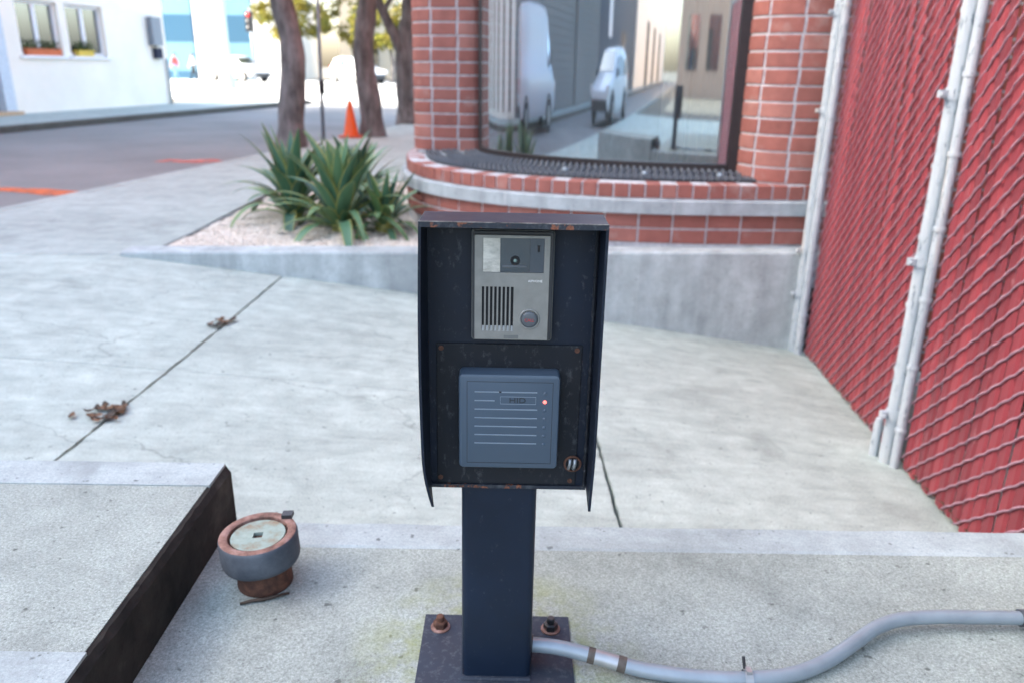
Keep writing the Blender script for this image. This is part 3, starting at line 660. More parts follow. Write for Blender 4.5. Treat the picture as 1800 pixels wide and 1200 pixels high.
# ------------------------------------------------------------------ leaf litter in the joint
def litter(name, label, cx, cy, n, sx, sy):
    z0 = hgt(cx, cy); th = thing(name, label, 'leaf litter', (cx, cy, z0))
    for k in range(n):
        x = cx+random.gauss(0, sx); y = cy+random.gauss(0, sy); L = random.uniform(.03, .06); wd = L*random.uniform(.35, .55); a = random.uniform(0, 6.28); cu = random.uniform(.002, .009)
        b = MB(); v = []; nn = 6
        for i in range(nn+1):
            u = i/nn-.5; ww = wd*math.cos(u*math.pi)**.7*.5+.0005
            for sgn in (-1, 0, 1):
                lx, ly = u*L, sgn*ww; zz = hgt(x, y)+.006+cu*(2*abs(u))**2+abs(sgn)*cu*.5+.004*random.random()
                v.append((x+lx*math.cos(a)-ly*math.sin(a), y+lx*math.sin(a)+ly*math.cos(a), zz))
        b.add(v, [(i*3+q, (i+1)*3+q, (i+1)*3+q+1, i*3+q+1) for i in range(nn) for q in (0, 1)])
        b.build('leaf', M['dry_leaf' if random.random() < .6 else 'dry_leaf_dark'], th, True)
litter('leaf_litter', 'larger heap of brown dead leaves caught in the drive joint near the raised kerb', -1.385, 2.44, 26, .040, .038)
litter('leaf_litter', 'small clump of brown dead leaves in the drive joint nearer the planter wall', -1.37, 3.52, 13, .026, .04)

# ------------------------------------------------------------------ planter
PWZ0, PWZ1 = -1.046, -.992            # wall top, left end and right end
planter = thing('planter_wall', 'low concrete retaining wall holding the gravel bed beside the brick bay', 'planter', (-.3, 4.6, -1.4))
b = MB(); n = 40; v = []
for i in range(n+1):
    x = -2.30+4.06*i/n; zt = PWZ0+(PWZ1-PWZ0)*i/n; j = random.uniform(-.003, .003)
    for y, z in ((4.50+j, -1.85), (4.50+j, zt-.014), (4.504+j, zt-.005), (4.514, zt), (4.655, zt), (4.655, -1.85)): v.append((x, y, z))
b.add(v, [(i*6+k, (i+1)*6+k, (i+1)*6+(k+1) % 6, i*6+(k+1) % 6) for i in range(n) for k in range(6)]+[tuple(range(6)), tuple(range(n*6+5, n*6-1, -1))])
b.build('wall', M['wall_concrete'], planter)
b = MB(); b.prism([(-2.165, 4.66), (-2.135, 4.66), (-2.06, 6.9), (-2.09, 6.9)], -1.3, -1.064); b.build('gap_shade', M['dark_metal'], planter)  # dark strip standing in for the shadow gap along the gravel
# gravel bed: sheet with loose stones
GXL = lambda y: -2.13+(y-4.66)*.034
DR = Path([(1.97, 4.66), (1.6, 4.652), (1.25, 4.645), (.93, 4.65), (.535, 4.70), (.129, 4.825), (-.156, 4.965), (-.45, 5.21), (-.66, 5.5), (-.78, 5.85), (-.835, 6.25), (-.83, 6.7), (-.74, 7.25)], 12)
def drx(y):      # x of the drum face at depth y (left side)
    P = DR.p; k = np.argmin(np.abs(P[:, 1]-y)+(P[:, 0] > .1)*0); return P[k, 0]
bed = MB(); ny, nx = 40, 40; v = []
def gz(x, y): return -1.062+.010*math.sin(x*9+y*4)*math.sin(y*7)+.004*math.sin(x*31)*math.cos(y*27)
for j in range(ny+1):
    y = 4.655+3.1*j/ny
    x1 = float(np.interp(y, [4.65, 4.83, 4.97, 5.21, 5.5, 5.85, 7.8], [.55, .15, -.14, -.43, -.64, -.76, -.70]))
    for i in range(nx+1):
        x = GXL(y)+(x1-GXL(y))*i/nx; v.append((x, y, gz(x, y)))
bed.add(v, [(j*(nx+1)+i, j*(nx+1)+i+1, (j+1)*(nx+1)+i+1, (j+1)*(nx+1)+i) for j in range(ny) for i in range(nx)])
tag(bed.build('gravel_bed', M['gravel']), 'bed of pale gravel behind the low concrete wall', 'gravel', kind='stuff')
st = MB(); oct_ = np.array([(1, 0, 0), (0, 1, 0), (-1, 0, 0), (0, -1, 0), (0, 0, 1), (0, 0, -1)], float); of = [(0, 1, 4), (1, 2, 4), (2, 3, 4), (3, 0, 4), (1, 0, 5), (2, 1, 5), (3, 2, 5), (0, 3, 5)]
for k in range(5200):
    y = 4.66+3.0*RNG.random()**1.5; x1 = float(np.interp(y, [4.65, 4.83, 4.97, 5.21, 5.5, 5.85, 7.8], [.5, .12, -.17, -.46, -.67, -.8, -.74])); x = GXL(y)+.01+(x1-GXL(y)-.02)*RNG.random()
    r = RNG.uniform(.005, .013); a = RNG.uniform(0, 3.14); o3 = oct_*np.array([r*RNG.uniform(.9, 1.5), r, r*.7])+RNG.normal(0, r*.15, (6, 3))
    ca, sa = math.cos(a), math.sin(a); st.add([(x+q[0]*ca-q[1]*sa, y+q[0]*sa+q[1]*ca, gz(x, y)+r*.3+q[2]) for q in o3], of)
tag(st.build('gravel_stones', M['stone_white']), 'loose white and tan gravel stones covering the planter bed', 'gravel', kind='stuff')

# ------------------------------------------------------------------ agaves
def leafmesh(curl, wid, name):
    b = MB(); n = 12; v = []; uv = []
    for i in range(n+1):
        u = i/n; ww = wid*(.62+.55*math.sin(min(1, u*1.5)*math.pi*.55))*(1-u**3.2)*.5+.0006
        ang = curl*u*u; yy = u*math.cos(ang*.55); zz = -math.sin(ang*.6)*u*.9
        cup = .30*ww*(1-.4*u)
        for k, sg in enumerate((-1, -.55, 0, .55, 1)):
            v.append((sg*ww, yy, zz+cup*sg*sg*1.3)); uv.append((.5+.5*sg, u))
    b.add(v, [(i*5+k, i*5+k+1, (i+1)*5+k+1, (i+1)*5+k) for i in range(n) for k in range(4)])
    me = bpy.data.meshes.new(name); me.from_pydata(b.v, [], b.f); me.polygons.foreach_set('use_smooth', [True]*len(me.polygons))
    l = me.uv_layers.new(name='UVMap'); idx = np.zeros(len(me.loops), int); me.loops.foreach_get('vertex_index', idx); l.data.foreach_set('uv', np.array(uv, dtype=np.float32)[idx].ravel())
    me.materials.append(M['agave']); return me
LM = [leafmesh(c, w_, 'leaf') for c, w_ in ((.10, .150), (.40, .145), (.85, .140), (1.6, .13))]
def agave(label, x, y, n, L, tilt0=8, lean=(0, 0), seed=1):
    rnd = random.Random(seed); z = gz(x, y)
    th = thing('agave', label, 'agave', (x, y, z), 'variegated agaves in the gravel bed')
    for k in range(n):
        u = k/(n-1); az = k*2.39996+rnd.uniform(-.25, .25); el = R(88-tilt0-(u**1.6)*64+rnd.uniform(-7, 7))
        o = bpy.data.objects.new('leaf', LM[min(3, int(u*3.2+rnd.random()*.9))]); COL.objects.link(o); o.parent = th
        s = L*(.72+.34*math.sin(min(1, u*1.25+.25)*math.pi*.75))*rnd.uniform(.86, 1.1)
        o.scale = (s*rnd.uniform(.9, 1.15), s, s)
        o.rotation_euler = (el, 0, az); o.rotation_mode = 'XYZ'
        o.location = (.035*math.sin(-az)*u+lean[0]*.02, .035*math.cos(az)*u, .01+.05*(1-u))
    b = MB(); b.lathe((x, y, z), [(.055, -.02), (.06, .03), (.035, .09)], 12); b.build('stem', M['agave'], th, True)
    return th
agave('front agave of the clump with broad upright blades nearest the concrete wall', -1.17, 5.25, 48, .585, seed=3)
agave('agave at the clump edge toward the road with long leaning blades', -1.60, 5.70, 42, .575, seed=5)
agave('rear agave of the clump with upright blades nearest the brick drum', -1.20, 5.98, 42, .53, seed=11)
agave('small low agave spreading over the gravel by the brick drum', -.88, 5.30, 28, .42, tilt0=18, seed=21)

# ------------------------------------------------------------------ brick bay building
bld = thing('brick_building', 'red brick corner building with curved bay window above the planter', 'building', (1.0, 5.2, -1.4))
def brick_mesh(L, H, D, ch=.004):
    me = bpy.data.meshes.new('brick'); x, z = L/2, H/2
    v = [(-x, 0, -z), (x, 0, -z), (x, 0, z), (-x, 0, z), (-x, -D+ch, -z), (x, -D+ch, -z), (x, -D+ch, z), (-x, -D+ch, z), (-x+ch, -D, -z+ch), (x-ch, -D, -z+ch), (x-ch, -D, z-ch), (-x+ch, -D, z-ch)]
    f = [(0, 4, 5, 1), (1, 5, 6, 2), (2, 6, 7, 3), (3, 7, 4, 0), (4, 8, 9, 5), (5, 9, 10, 6), (6, 10, 11, 7), (7, 11, 8, 4), (8, 11, 10, 9), (0, 1, 2, 3)]
    me.from_pydata(v, [], f); bm = bmesh.new(); bm.from_mesh(me); bmesh.ops.recalc_face_normals(bm, faces=bm.faces); bm.to_mesh(me); bm.free(); me.materials.append(M['brick']); return me
BM = {}
CO = .0925
def course(path, a0, a1, zc, L=.203, H=CO, D=.09, phase=0.0, joint=.0115, parent=bld, outer=0.0):
    "bricks along a path between arc lengths a0 and a1; faces look to the outside"
    a = a0-phase*L
    while a < a1-.02:
        p0, p1 = max(a, a0), min(a+L, a1); a += L
        ta, tb_ = path.tan(p0), path.tan(p1); turn = abs(ta[0]*tb_[1]-ta[1]*tb_[0])
        if turn > .12 and p1-p0 > .1: _curved(path, p0+joint/2, p1-joint/2, zc, H-joint, D, parent, outer)
        else: _brick(path, p0, p1, zc, H, D, joint, parent, outer)
def _curved(path, p0, p1, zc, H, D, parent, outer, n=5, ch=.004):
        "a special brick rounded to the curve of the wall"
        v = []; z0, z1 = zc-H/2+random.uniform(-.001, .001), zc+H/2
        for i in range(n+1):
            a = p0+(p1-p0)*i/n; t = path.tan(a); nn = np.array([t[1], -t[0]]); c = path.at(a)+nn*outer; e = ch if i in (0, n) else 0
            ca = c+t*(e if i == 0 else -e)
            for q, z in ((c-nn*D, z0), (c-nn*ch, z0), (ca, z0+ch), (ca, z1-ch), (c-nn*ch, z1), (c-nn*D, z1)): v.append((q[0], q[1], z))
        b = MB(); b.add(v, [(i*6+k, (i+1)*6+k, (i+1)*6+k+1, i*6+k+1) for i in range(n) for k in range(5)]+[(0, 1, 2, 3, 4, 5), tuple(n*6+k for k in (5, 4, 3, 2, 1, 0))])
        b.build('brick', M['brick'], parent)
def _brick(path, p0, p1, zc, H, D, joint, parent, outer):
        l = round(p1-p0-joint, 3)
        if l < .02: return
        key = (round(l/.004), round(H, 3), D)
        if key not in BM: BM[key] = brick_mesh(key[0]*.004, H-.0115, D)
        mid = (p0+p1)/2; t = path.tan(mid); nrm = np.array([t[1], -t[0]]); c = path.at(mid)-nrm*(D-outer)
        # chord sagitta correction keeps faces on the curve
        o = bpy.data.objects.new('brick', BM[key]); COL.objects.link(o); o.parent = parent
        loc = Vector((c[0], c[1], zc+random.uniform(-.0012, .0012)))-org(parent); o.location = loc
        o.rotation_euler = (random.uniform(-.006, .006), 0, math.atan2(t[1], t[0])+random.uniform(-.008, .008))
def wallstrip(path, name, z0, z1, inset, mat, a0=0, a1=None, m=70, parent=bld, thick=.1, uvs=False):
    A = path.off(-inset, m, a0, a1); B = path.off(-inset-thick, m, a0, a1); b = MB(); k = m
    v = [(*p, z0) for p in A]+[(*p, z1) for p in A]+[(*p, z0) for p in B]+[(*p, z1) for p in B]
    f = [(i, i+1, k+i+1, k+i) for i in range(k-1)]+[(2*k+i+1, 2*k+i, 3*k+i, 3*k+i+1) for i in range(k-1)]+[(k+i, k+i+1, 3*k+i+1, 3*k+i) for i in range(k-1)]+[(i+1, i, 2*k+i, 2*k+i+1) for i in range(k-1)]
    f += [(0, k, 3*k, 2*k), (k-1, 3*k-1, 4*k-1, 2*k-1)]
    b.add(v, f); uv = None
    if uvs:
        d = np.concatenate([[0], np.cumsum(np.linalg.norm(np.diff(A, axis=0), axis=1))]); uv = [(q, z0) for q in d]+[(q, z1) for q in d]+[(q, z0) for q in d]+[(q, z1) for q in d]
    return b.build(name, mat, parent, uv=uv)
# paths run so that the outside is to the right of travel: left-to-right seen from the street
DRr = Path(list(DR.p[::-12])+[tuple(DR.p[0])] if False else [tuple(q) for q in DR.p[::-1][::6]], 6)
aL = DRr.L
wallstrip(DRr, 'mortar_bed', -1.25, -.815, .008, M['mortar'], m=90)
z = -.99+CO/2
for k in range(2): course(DRr, .05, aL-.02, z+k*CO, phase=.1)
A = DRr.off(.034, 100, .0, aL); B_ = DRr.off(-.16, 100, .0, aL); b = MB(); zb0, zb1 = -.806, -.722
k = 100; v = [(*p, zb0) for p in A]+[(*p, zb1-.008) for p in A]+[(*q, zb1) for q in DRr.off(.026, 100)]+[(*p, zb1) for p in B_]+[(*p, zb0) for p in B_]
b.add(v, [(r*k+i, r*k+i+1, ((r+1) % 5)*k+i+1, ((r+1) % 5)*k+i) for r in range(5) for i in range(k-1)]); band_o = b.build('string_course', M['sill_band'], bld)
for a in np.arange(.62, aL, 1.02):      # joints of the stone course
    p = DRr.at(a); t = DRr.tan(a); nn = np.array([t[1], -t[0]]); c = p+nn*.0345; b = MB()
    for s0, s1 in ((-.004, .004),): b.add([(*(c+t*s0), zb0+.001), (*(c+t*s1), zb0+.001), (*(c+t*s1), zb1-.009), (*(c+t*s0), zb1-.009)], [(0, 1, 2, 3)])
    b.build('band_joint', M['mortar'], band_o)
wallstrip(DRr, 'rowlock_bed', -.722, -.636, .008, M['mortar'], m=90, thick=.13)
course(DRr, .05, aL-.02, -.722+.046, L=.0935, H=.092, D=.13, joint=.010)
# sill surface from rowlock to the glass and piers
ecx, ecy, ea, eb = 1.75, 6.055, 2.0, 1.09
def ell(th, da=0.0): return np.array([ecx+(ea+da)*math.cos(R(th)), ecy+(eb+da)*math.sin(R(th))])
GL = Path([ell(t) for t in np.linspace(177, 257.5, 40)], 3)
inner = np.array([(-.70, 6.95)]+[(-.62, 6.45), (-.35, 6.25)]+[tuple(q) for q in GL.off(.0, 40)]+[(1.40, 4.99), (1.97, 4.86)])
dd = np.concatenate([[0], np.cumsum(np.linalg.norm(np.diff(inner, axis=0), axis=1))]); inr = np.array([[np.interp(q, dd, inner[:, 0]), np.interp(q, dd, inner[:, 1])] for q in np.linspace(0, dd[-1], 90)])
b = MB(); b.strip(DRr.off(-.125, 90), inr, -.640, -.600); b.build('sill', M['sill_band'], bld)
b = MB(); b.strip(DRr.off(-.10, 90), DRr.off(-.125, 90), -.640, -.6402); b.build('sill_joint', M['mortar'], bld)
def sill_z(fr): return -.640+.04*fr
def along(fr, m=90): return DRr.off(-.125, m)*(1-fr)+inr[np.linspace(0, 89, m).astype(int)]*fr
mat_ = thing('sill_grating', 'dark knobbed strips laid over the curved sill below the bay window', 'grating', (.2, 5.0, -.62))
for fr0, fr1 in ((.06, .30), (.38, .62), (.70, .92)):
    lo, hi = 8 if fr0 < .1 else (16 if fr0 < .5 else 24), 82
    A, B_ = along(fr0)[lo:hi], along(fr1)[lo:hi]; b = MB(); k = len(A)
    v = [(*p, sill_z(fr0)+.001) for p in A]+[(*p, sill_z(fr0)+.012) for p in A]+[(*p, sill_z(fr1)+.012) for p in B_]+[(*p, sill_z(fr1)+.001) for p in B_]
    b.add(v, [(r*k+i, r*k+i+1, (r+1)*k+i+1, (r+1)*k+i) for r in range(3) for i in range(k-1)])
    strip_o = b.build('strip', M['mat_dark'], mat_)
    b = MB()
    for fr in np.linspace(fr0+.03, fr1-.03, 3):
        P = Path([tuple(q) for q in along(fr)[lo:hi:3]], 4)
        for a in np.arange(.03, P.L-.02, .042):
            p = P.at(a); b.lathe((p[0], p[1], sill_z(fr)+.0115), [(.013, 0), (.011, .012), (.005, .016)], 6)
    tag(b.build('knobs', M['lead_flash'], strip_o, True, angle=50), kind='stuff')
for px_, py_ in ((.32, 5.02), (.80, 4.88), (1.25, 4.84)):
    b = MB(); b.lathe((px_, py_, -.612), [(.022, 0), (.020, .018), (.008, .026)], 10); b.build('fixing', M['conduit_grey'], mat_, True)
# glass bay
b = MB(); k = 80; P0, P1 = GL.off(.02, k), GL.off(-.035, k)
v = [(*p, -.604) for p in P0]+[(*p, -.552) for p in P0]+[(*p, -.548) for p in P1]+[(*p, -.604) for p in P1]
b.add(v, [(r*k+i, r*k+i+1, ((r+1) % 4)*k+i+1, ((r+1) % 4)*k+i) for r in range(4) for i in range(k-1)]); win = b.build('bay_window', M['bronze'], bld)
b = MB(); b.strip(GL.off(0, 160), GL.off(0, 160), -.552, 1.6)
b.build('pane', M['bay_glass'], win, True)
def jamb(th, wd, dp):
    c = ell(th); t = np.array([-ea*math.sin(R(th)), eb*math.cos(R(th))]); t /= np.linalg.norm(t); nn = np.array([t[1], -t[0]])
    q = [c+nn*dp, c+t*wd+nn*dp, c+t*wd-nn*.05, c-nn*.05]; b = MB(); b.prism(q, -.604, 1.6); b.build('jamb', M['bronze'], win)
jamb(257.6, .075, .03); jamb(175.2, .06, .02)
# piers
PL = Path([(-.62, 7.1), (-.74, 6.72), (-.795, 6.45), (-.76, 6.29), (-.64, 6.215), (-.50, 6.19), (-.36, 6.18), (-.285, 6.20), (-.262, 6.27), (-.255, 6.45)], 10)
PR = Path([(1.385, 5.12), (1.375, 5.0), (1.383, 4.90), (1.425, 4.81), (1.51, 4.735), (1.63, 4.69), (1.78, 4.672), (1.97, 4.67)], 10)
for P, z0, ph in ((PL, -.615, .2), (PR, -.632, .45)):
    wallstrip(P, 'mortar_bed', z0-.01, .55, .007, M['mortar'], m=60)
    for k in range(13):
        course(P, .02, P.L-.01, z0+CO/2+k*CO, phase=ph+(.02*(k % 3) if P is PR else .03*(k % 2)), D=.09)
    wallstrip(P, 'pier_upper', z0+13*CO+.004, 10.0, .0, M['brick_wall'], m=60, thick=.2, uvs=True)
# lintel, interior shell and mass above
wallstrip(GL, 'lintel', 1.6, 10.0, -.02, M['brick_wall'], m=50, thick=.25, uvs=True)
def wallbox(name, p, q, th, z0, z1, mat, parent):
    p, q = np.array(p, float), np.array(q, float); d = (q-p)/np.linalg.norm(q-p); nn = np.array([-d[1], d[0]])*th; L = np.linalg.norm(q-p)
    b = MB(); b.prism([p, q, q+nn, p+nn], z0, z1); uv = [(0, z0), (L, z0), (L, z0), (0, z0), (0, z1), (L, z1), (L, z1), (0, z1)]
    return b.build(name, mat, parent, uv=uv)
e = W(-1.52, 14.6); e2 = W(12, 14.6)
wallbox('side_wall', (e.x, e.y), (-.60, 7.12), .3, -1.3, 10, M['brick_wall'], bld)
wallbox('side_wall', (1.98, 4.69), (9.5, 4.72), .3, -2.2, 10, M['brick_wall'], bld)
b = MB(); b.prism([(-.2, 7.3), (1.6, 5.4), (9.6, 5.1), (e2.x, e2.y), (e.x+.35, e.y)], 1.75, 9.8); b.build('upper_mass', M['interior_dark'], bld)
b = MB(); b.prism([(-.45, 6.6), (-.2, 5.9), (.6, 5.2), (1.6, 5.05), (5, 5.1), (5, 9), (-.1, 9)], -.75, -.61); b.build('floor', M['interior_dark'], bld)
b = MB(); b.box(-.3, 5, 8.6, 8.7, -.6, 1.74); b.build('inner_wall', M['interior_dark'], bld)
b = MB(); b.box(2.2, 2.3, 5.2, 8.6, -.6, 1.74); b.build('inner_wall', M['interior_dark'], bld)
# curtains inside the right end of the bay
def curtain(x0, x1, y, mat, label, nf):
    b = MB(); k = 60; v = []
    for z in (-.58, 1.6):
        for i in range(k+1):
            u = i/k; v.append((x0+(x1-x0)*u, y+.022*math.sin(u*nf*6.28)+.008*math.sin(u*nf*2.3*6.28), z))
    b.add(v, [(i, i+1, k+2+i, k+1+i) for i in range(k)]); return tag(b.build('curtain', mat, None, True), label, 'curtain')
curtain(1.10, 1.36, 5.12, M['tan_curtain'], 'tan curtain hanging inside the bay window beside the dark jamb', 4)
curtain(.92, 1.08, 5.16, M['white_curtain'], 'white curtain strip hanging inside the bay window left of the tan one', 3)

# ------------------------------------------------------------------ chain link fence with red slats
FT = .955; FTOP = .62
def fz(s): p = W(FT, s); return hgt(p.x, p.y)
SL = bpy.data.meshes.new('slat'); b = MB(); b.box(-.029, .029, -.003, .003, 0, 2.35)
b = MB(); w_ = .0300; d_ = .007
b.add([(-w_, 0, 0), (-w_*.6, -d_, 0), (w_*.6, -d_, 0), (w_, 0, 0), (0, d_, 0), (-w_, 0, 2.4), (-w_*.6, -d_, 2.4), (w_*.6, -d_, 2.4), (w_, 0, 2.4), (0, d_, 2.4)], [(0, 1, 6, 5), (1, 2, 7, 6), (2, 3, 8, 7), (3, 4, 9, 8), (4, 0, 5, 9), (0, 4, 3, 2, 1), (5, 6, 7, 8, 9)])
SL.from_pydata(b.v, [], b.f); SL.materials.append(M['slat_red'])
fence = thing('chain_link_fence', 'red slatted chain link fence on white pipe posts beside the drive', 'fence', W(FT, 2.8, fz(2.8)))
def panel(s0, s1):
    th = fence; base = fence.location.copy()
    k = 0; s = s0+.03
    while s < s1-.02:
        p = W(FT, s, fz(s)+.012+random.uniform(0, .025)); o = bpy.data.objects.new('slat', SL); COL.objects.link(o); o.parent = th
        o.location = p-base; o.rotation_euler = (random.uniform(-.004, .004), random.uniform(-.005, .005), math.pi/2-A10+math.pi+random.uniform(-.05, .05)); s += .0655+random.uniform(-.002, .002)
    # front strands rise toward the open end (decreasing s)
    K = .76; sp = .070
    zlo = min(fz(s0), fz(s1))-.1
    c = zlo-K*(s1-s0)
    while c < FTOP:
        pts = []; ss = s1
        while ss > s0:
            zz = c+K*(s1-ss)
            if zz > fz(ss)+.02 and zz < FTOP: pts.append(W(FT-.0105+.0018*math.cos((ss-s0)/.0655*2*math.pi), ss, zz+.0022*math.sin((ss-s0)/.0655*2*math.pi)))
            ss -= .0655/4
        if len(pts) > 3: b = MB(); b.tube(pts, .0035, 6); b.build('wire', M['wire_mauve'], th, True)
        c += sp
    b = MB(); c = zlo
    while c < FTOP+K*(s1-s0):
        zz0, zz1 = c, c-K*(s1-s0); a = []
        for ss, zz in ((s1, c-K*(s1-s1)), (s0, c-K*(s1-s0))): a.append((ss, zz))
        # clip
        (sa, za), (sb, zb) = a
        if za > FTOP: sa = sa-(za-FTOP)/K; za = FTOP
        zf_ = fz((sa+sb)/2)+.03
        if zb < zf_: sb = sb+(zf_-zb)/K; zb = zf_
        if sa > sb and za > zb: b.tube([W(FT+.008, sa, za), W(FT+.008, sb, zb)], .003, 4)
        c += sp
    tag(b.build('rear_wires', M['wire_mauve'], th), kind='stuff')
    # tension wire at the foot
    b = MB(); b.tube([W(FT-.004, s, fz(s)+.035+.008*math.sin(s*9)) for s in np.linspace(s0, s1, 24)], .0035, 6); b.build('tension_wire', M['rust'], th, True)
    b = MB(); b.tube([W(FT, s0, FTOP+.02), W(FT, s1, FTOP+.02)], .021, 12); b.build('top_rail', M['post_white'], th, True)
    return th
S1, S2 = 4.72, 2.80
panel(S2+.055, S1-.05)
panel(1.56, S2-.03)
def pipe(parent, t, s, r, name, top=FTOP+.05):
    b = MB(); z0 = fz(s)-.03; v = [W(t, s, z0+(top-z0)*k/14) for k in range(15)]; b.tube(v, [r+random.uniform(-.0008, .0008) for _ in v], 16); return b.build(name, M['post_white'], parent, True, angle=50)
def collar(parent, t, s, z, r, hh=.018, tab=True):
    b = MB(); c = W(t, s, z); b.lathe(c, [(r-.004, -hh), (r+.004, -hh), (r+.005, 0), (r+.004, hh), (r-.004, hh)], 18, cap=False)
    if tab:
        d = W(t-r-.012, s-.01, z)-c; q = c+d; b.box(q.x-.014, q.x+.014, q.y-.010, q.y+.010, z-.012, z+.012); b.lathe((q.x-.010, q.y-.012, z), [(.007, 0), (.007, .014)], 6, ax='y')
    b.build('clamp', M['post_white'], parent, True, angle=40)
p1 = pipe(fence, .900, S1, .030, 'post'); pipe(p1, .915, S1-.075, .022, 'stile')
for z in (-1.24, -.98, -.2, .3): collar(p1, .900, S1, z, .030)
for z in np.arange(-1.35, .5, .28): collar(p1, .915, S1-.075, z, .022, .008, False)
p2 = pipe(fence, .912, S2, .025, 'post'); pipe(p2, .925, S2+.065, .017, 'stile'); pipe(p2, .928, S2-.050, .016, 'stile')
for z in (-1.16, -.60, -.06): collar(p2, .912, S2, z, .025)
for z in np.arange(-1.25, .5, .24):
    collar(p2, .925, S2+.065, z, .017, .008, False); collar(p2, .928, S2-.050, z+.05, .016, .008, False)
b = MB(); q = W(.885, S2+.06, fz(S2)-.02); b.lathe(q, [(.017, 0), (.017, .14), (.012, .17)], 12); b.build('drop_rod', M['post_white'], p2, True, angle=40)
pipe(fence, .93, 1.50, .031, 'post')

# ------------------------------------------------------------------ buildings across the street
def tsbox(b, t0, t1, s0, s1, z0, z1, mi=0): b.prism([W(t0, s0), W(t1, s0), W(t1, s1), W(t0, s1)], z0, z1, mi)
wb = thing('white_building', 'white rendered building with paired street windows across the road', 'building', W(TW-2, 14, -1.05))
b = MB(); S0, S9 = 3.3, 20.25; WZ0, WZ1 = .112, 1.20
tb = TW-.25
tsbox(b, tb, TW, 14.72, S9, -1.2, WZ0); tsbox(b, tb, TW, 14.72, S9, WZ1, 9.8)
for a0, a1 in ((14.72, 15.16), (16.36, 16.60), (17.84, S9)): tsbox(b, tb, TW, a0, a1, WZ0, WZ1)
tsbox(b, tb, TW, 13.05, 14.72, 1.43, 9.8); tsbox(b, tb, TW, S0, 13.05, -1.2, 9.8)
b.build('wall', M['white_wall'], wb)
b = MB(); tsbox(b, TW-8, tb, S0, S9-.002, 2.2, 9.8); b.build('upper_mass', M['white_wall'], wb)
b = MB(); tsbox(b, TW-8, TW-2.4, S0, S9-.002, -1.2, 2.19); b.build('back_mass', M['interior'], wb)
b = MB(); tsbox(b, TW-2.4, tb, S9-.2, S9-.003, -1.2, 2.19); b.build('end_wall', M['white_wall'], wb)
def wwin(s0, s1):
    b = MB(); fr = .07; t0, t1 = TW-.16, TW-.09; mid = (s0+s1)/2
    tsbox(b, t0, t1, s0, s0+fr, WZ0, WZ1); tsbox(b, t0, t1, s1-fr, s1, WZ0, WZ1); tsbox(b, t0, t1, s0+fr, s1-fr, WZ0, WZ0+fr); tsbox(b, t0, t1, s0+fr, s1-fr, WZ1-fr, WZ1); tsbox(b, t0, t1, mid-.05, mid+.05, WZ0+fr, WZ1-fr)
    o = b.build('window', M['white_trim'], wb)
    for q0, q1 in ((s0+fr, mid-.05), (mid+.05, s1-fr)):
        b = MB(); tsbox(b, TW-.128, TW-.122, q0, q1, WZ0+fr, WZ1-fr); b.build('pane', M['window_glass'], o)
    b = MB(); tsbox(b, TW-.10, TW+.06, s0-.08, s1+.08, WZ0-.06, WZ0); b.build('sill', M['white_trim'], wb)
    for q0, q1, m_ in ((s0+.1, s0+.3, 'white_curtain'), (s1-.34, s1-.1, 'interior_dark')):
        b = MB(); tsbox(b, TW-.34, TW-.30, q0, q1, WZ0, WZ1); b.build('blind', M[m_], wb)
wwin(15.16, 16.36); wwin(16.60, 17.84)
for s0, s1, mt, lab in ((15.28, 16.25, 'terracotta', 'long orange flower box on the window ledge nearer the dark door'), (16.80, 17.30, 'flower_yellow', 'short yellow flower box on the window ledge nearer the meter cabinet')):
    c = W(TW-.015, (s0+s1)/2, WZ0); root = thing('flower_box', lab, 'flower box', c)
    b = MB(); tsbox(b, TW-.075, TW+.045, s0, s1, WZ0+.001, WZ0+.11); tsbox(b, TW-.085, TW+.055, s0-.015, s1+.015, WZ0+.1101, WZ0+.135); b.build('box', M[mt], root)
    b = MB()
    for q in range(160):
        p = np.array(W(TW-.015+RNG.normal(0, .02), RNG.uniform(s0, s1), WZ0+.13+RNG.random()**1.5*.16)); u = RNG.normal(0, .035, (3, 3)); b.add([p, p+u[0], p+u[1]], [(0, 1, 2)])
    tag(b.build('leaves', M['leaf_green'], root), kind='stuff')
# ledge carrying the pots
b = MB(); tsbox(b, TW-.36, TW-.161, 15.16, 17.84, WZ0-.04, WZ0-.001); b.build('inner_ledge', M['white_trim'], wb)
b = MB(); tsbox(b, TW-.2, TW-.16, 13.05, 14.44, -1.04, 1.35); b.build('door', M['dark_metal'], wb)
b = MB(); tsbox(b, TW-.2, TW+.03, 14.44, 14.719, -1.04, 1.42); tsbox(b, TW-.15, TW+.03, 13.05, 14.44, 1.352, 1.42); b.build('door_frame', M['frame_blue'], wb)
b = MB(); tsbox(b, TW-.15, TW+.28, 13.0, 14.6, -1.04, -.97); b.build('step', M['wood_step'], wb)
for s0 in (4.3, 6.0, 7.7, 9.4, 11.1):
    b = MB(); tsbox(b, TW+.001, TW+.05, s0, s0+.45, -.9, 2.6); b.build('shutter_panel', M['dark_metal'], wb)
b = MB(); tsbox(b, TW+.002, TW+.16, 19.50, 19.90, .42, 1.10); mb = b.build('meter_cabinet', M['pole_grey'], wb)
b = MB(); tsbox(b, TW+.002, TW+.12, 19.62, 19.88, .10, .36); b.build('meter_box', M['cloth_navy'], wb)
b = MB(); b.tube([W(TW+.06, 20.12, -1.03), W(TW+.06, 20.12, .1)], .03, 8); b.build('downpipe', M['pole_grey'], wb, True)

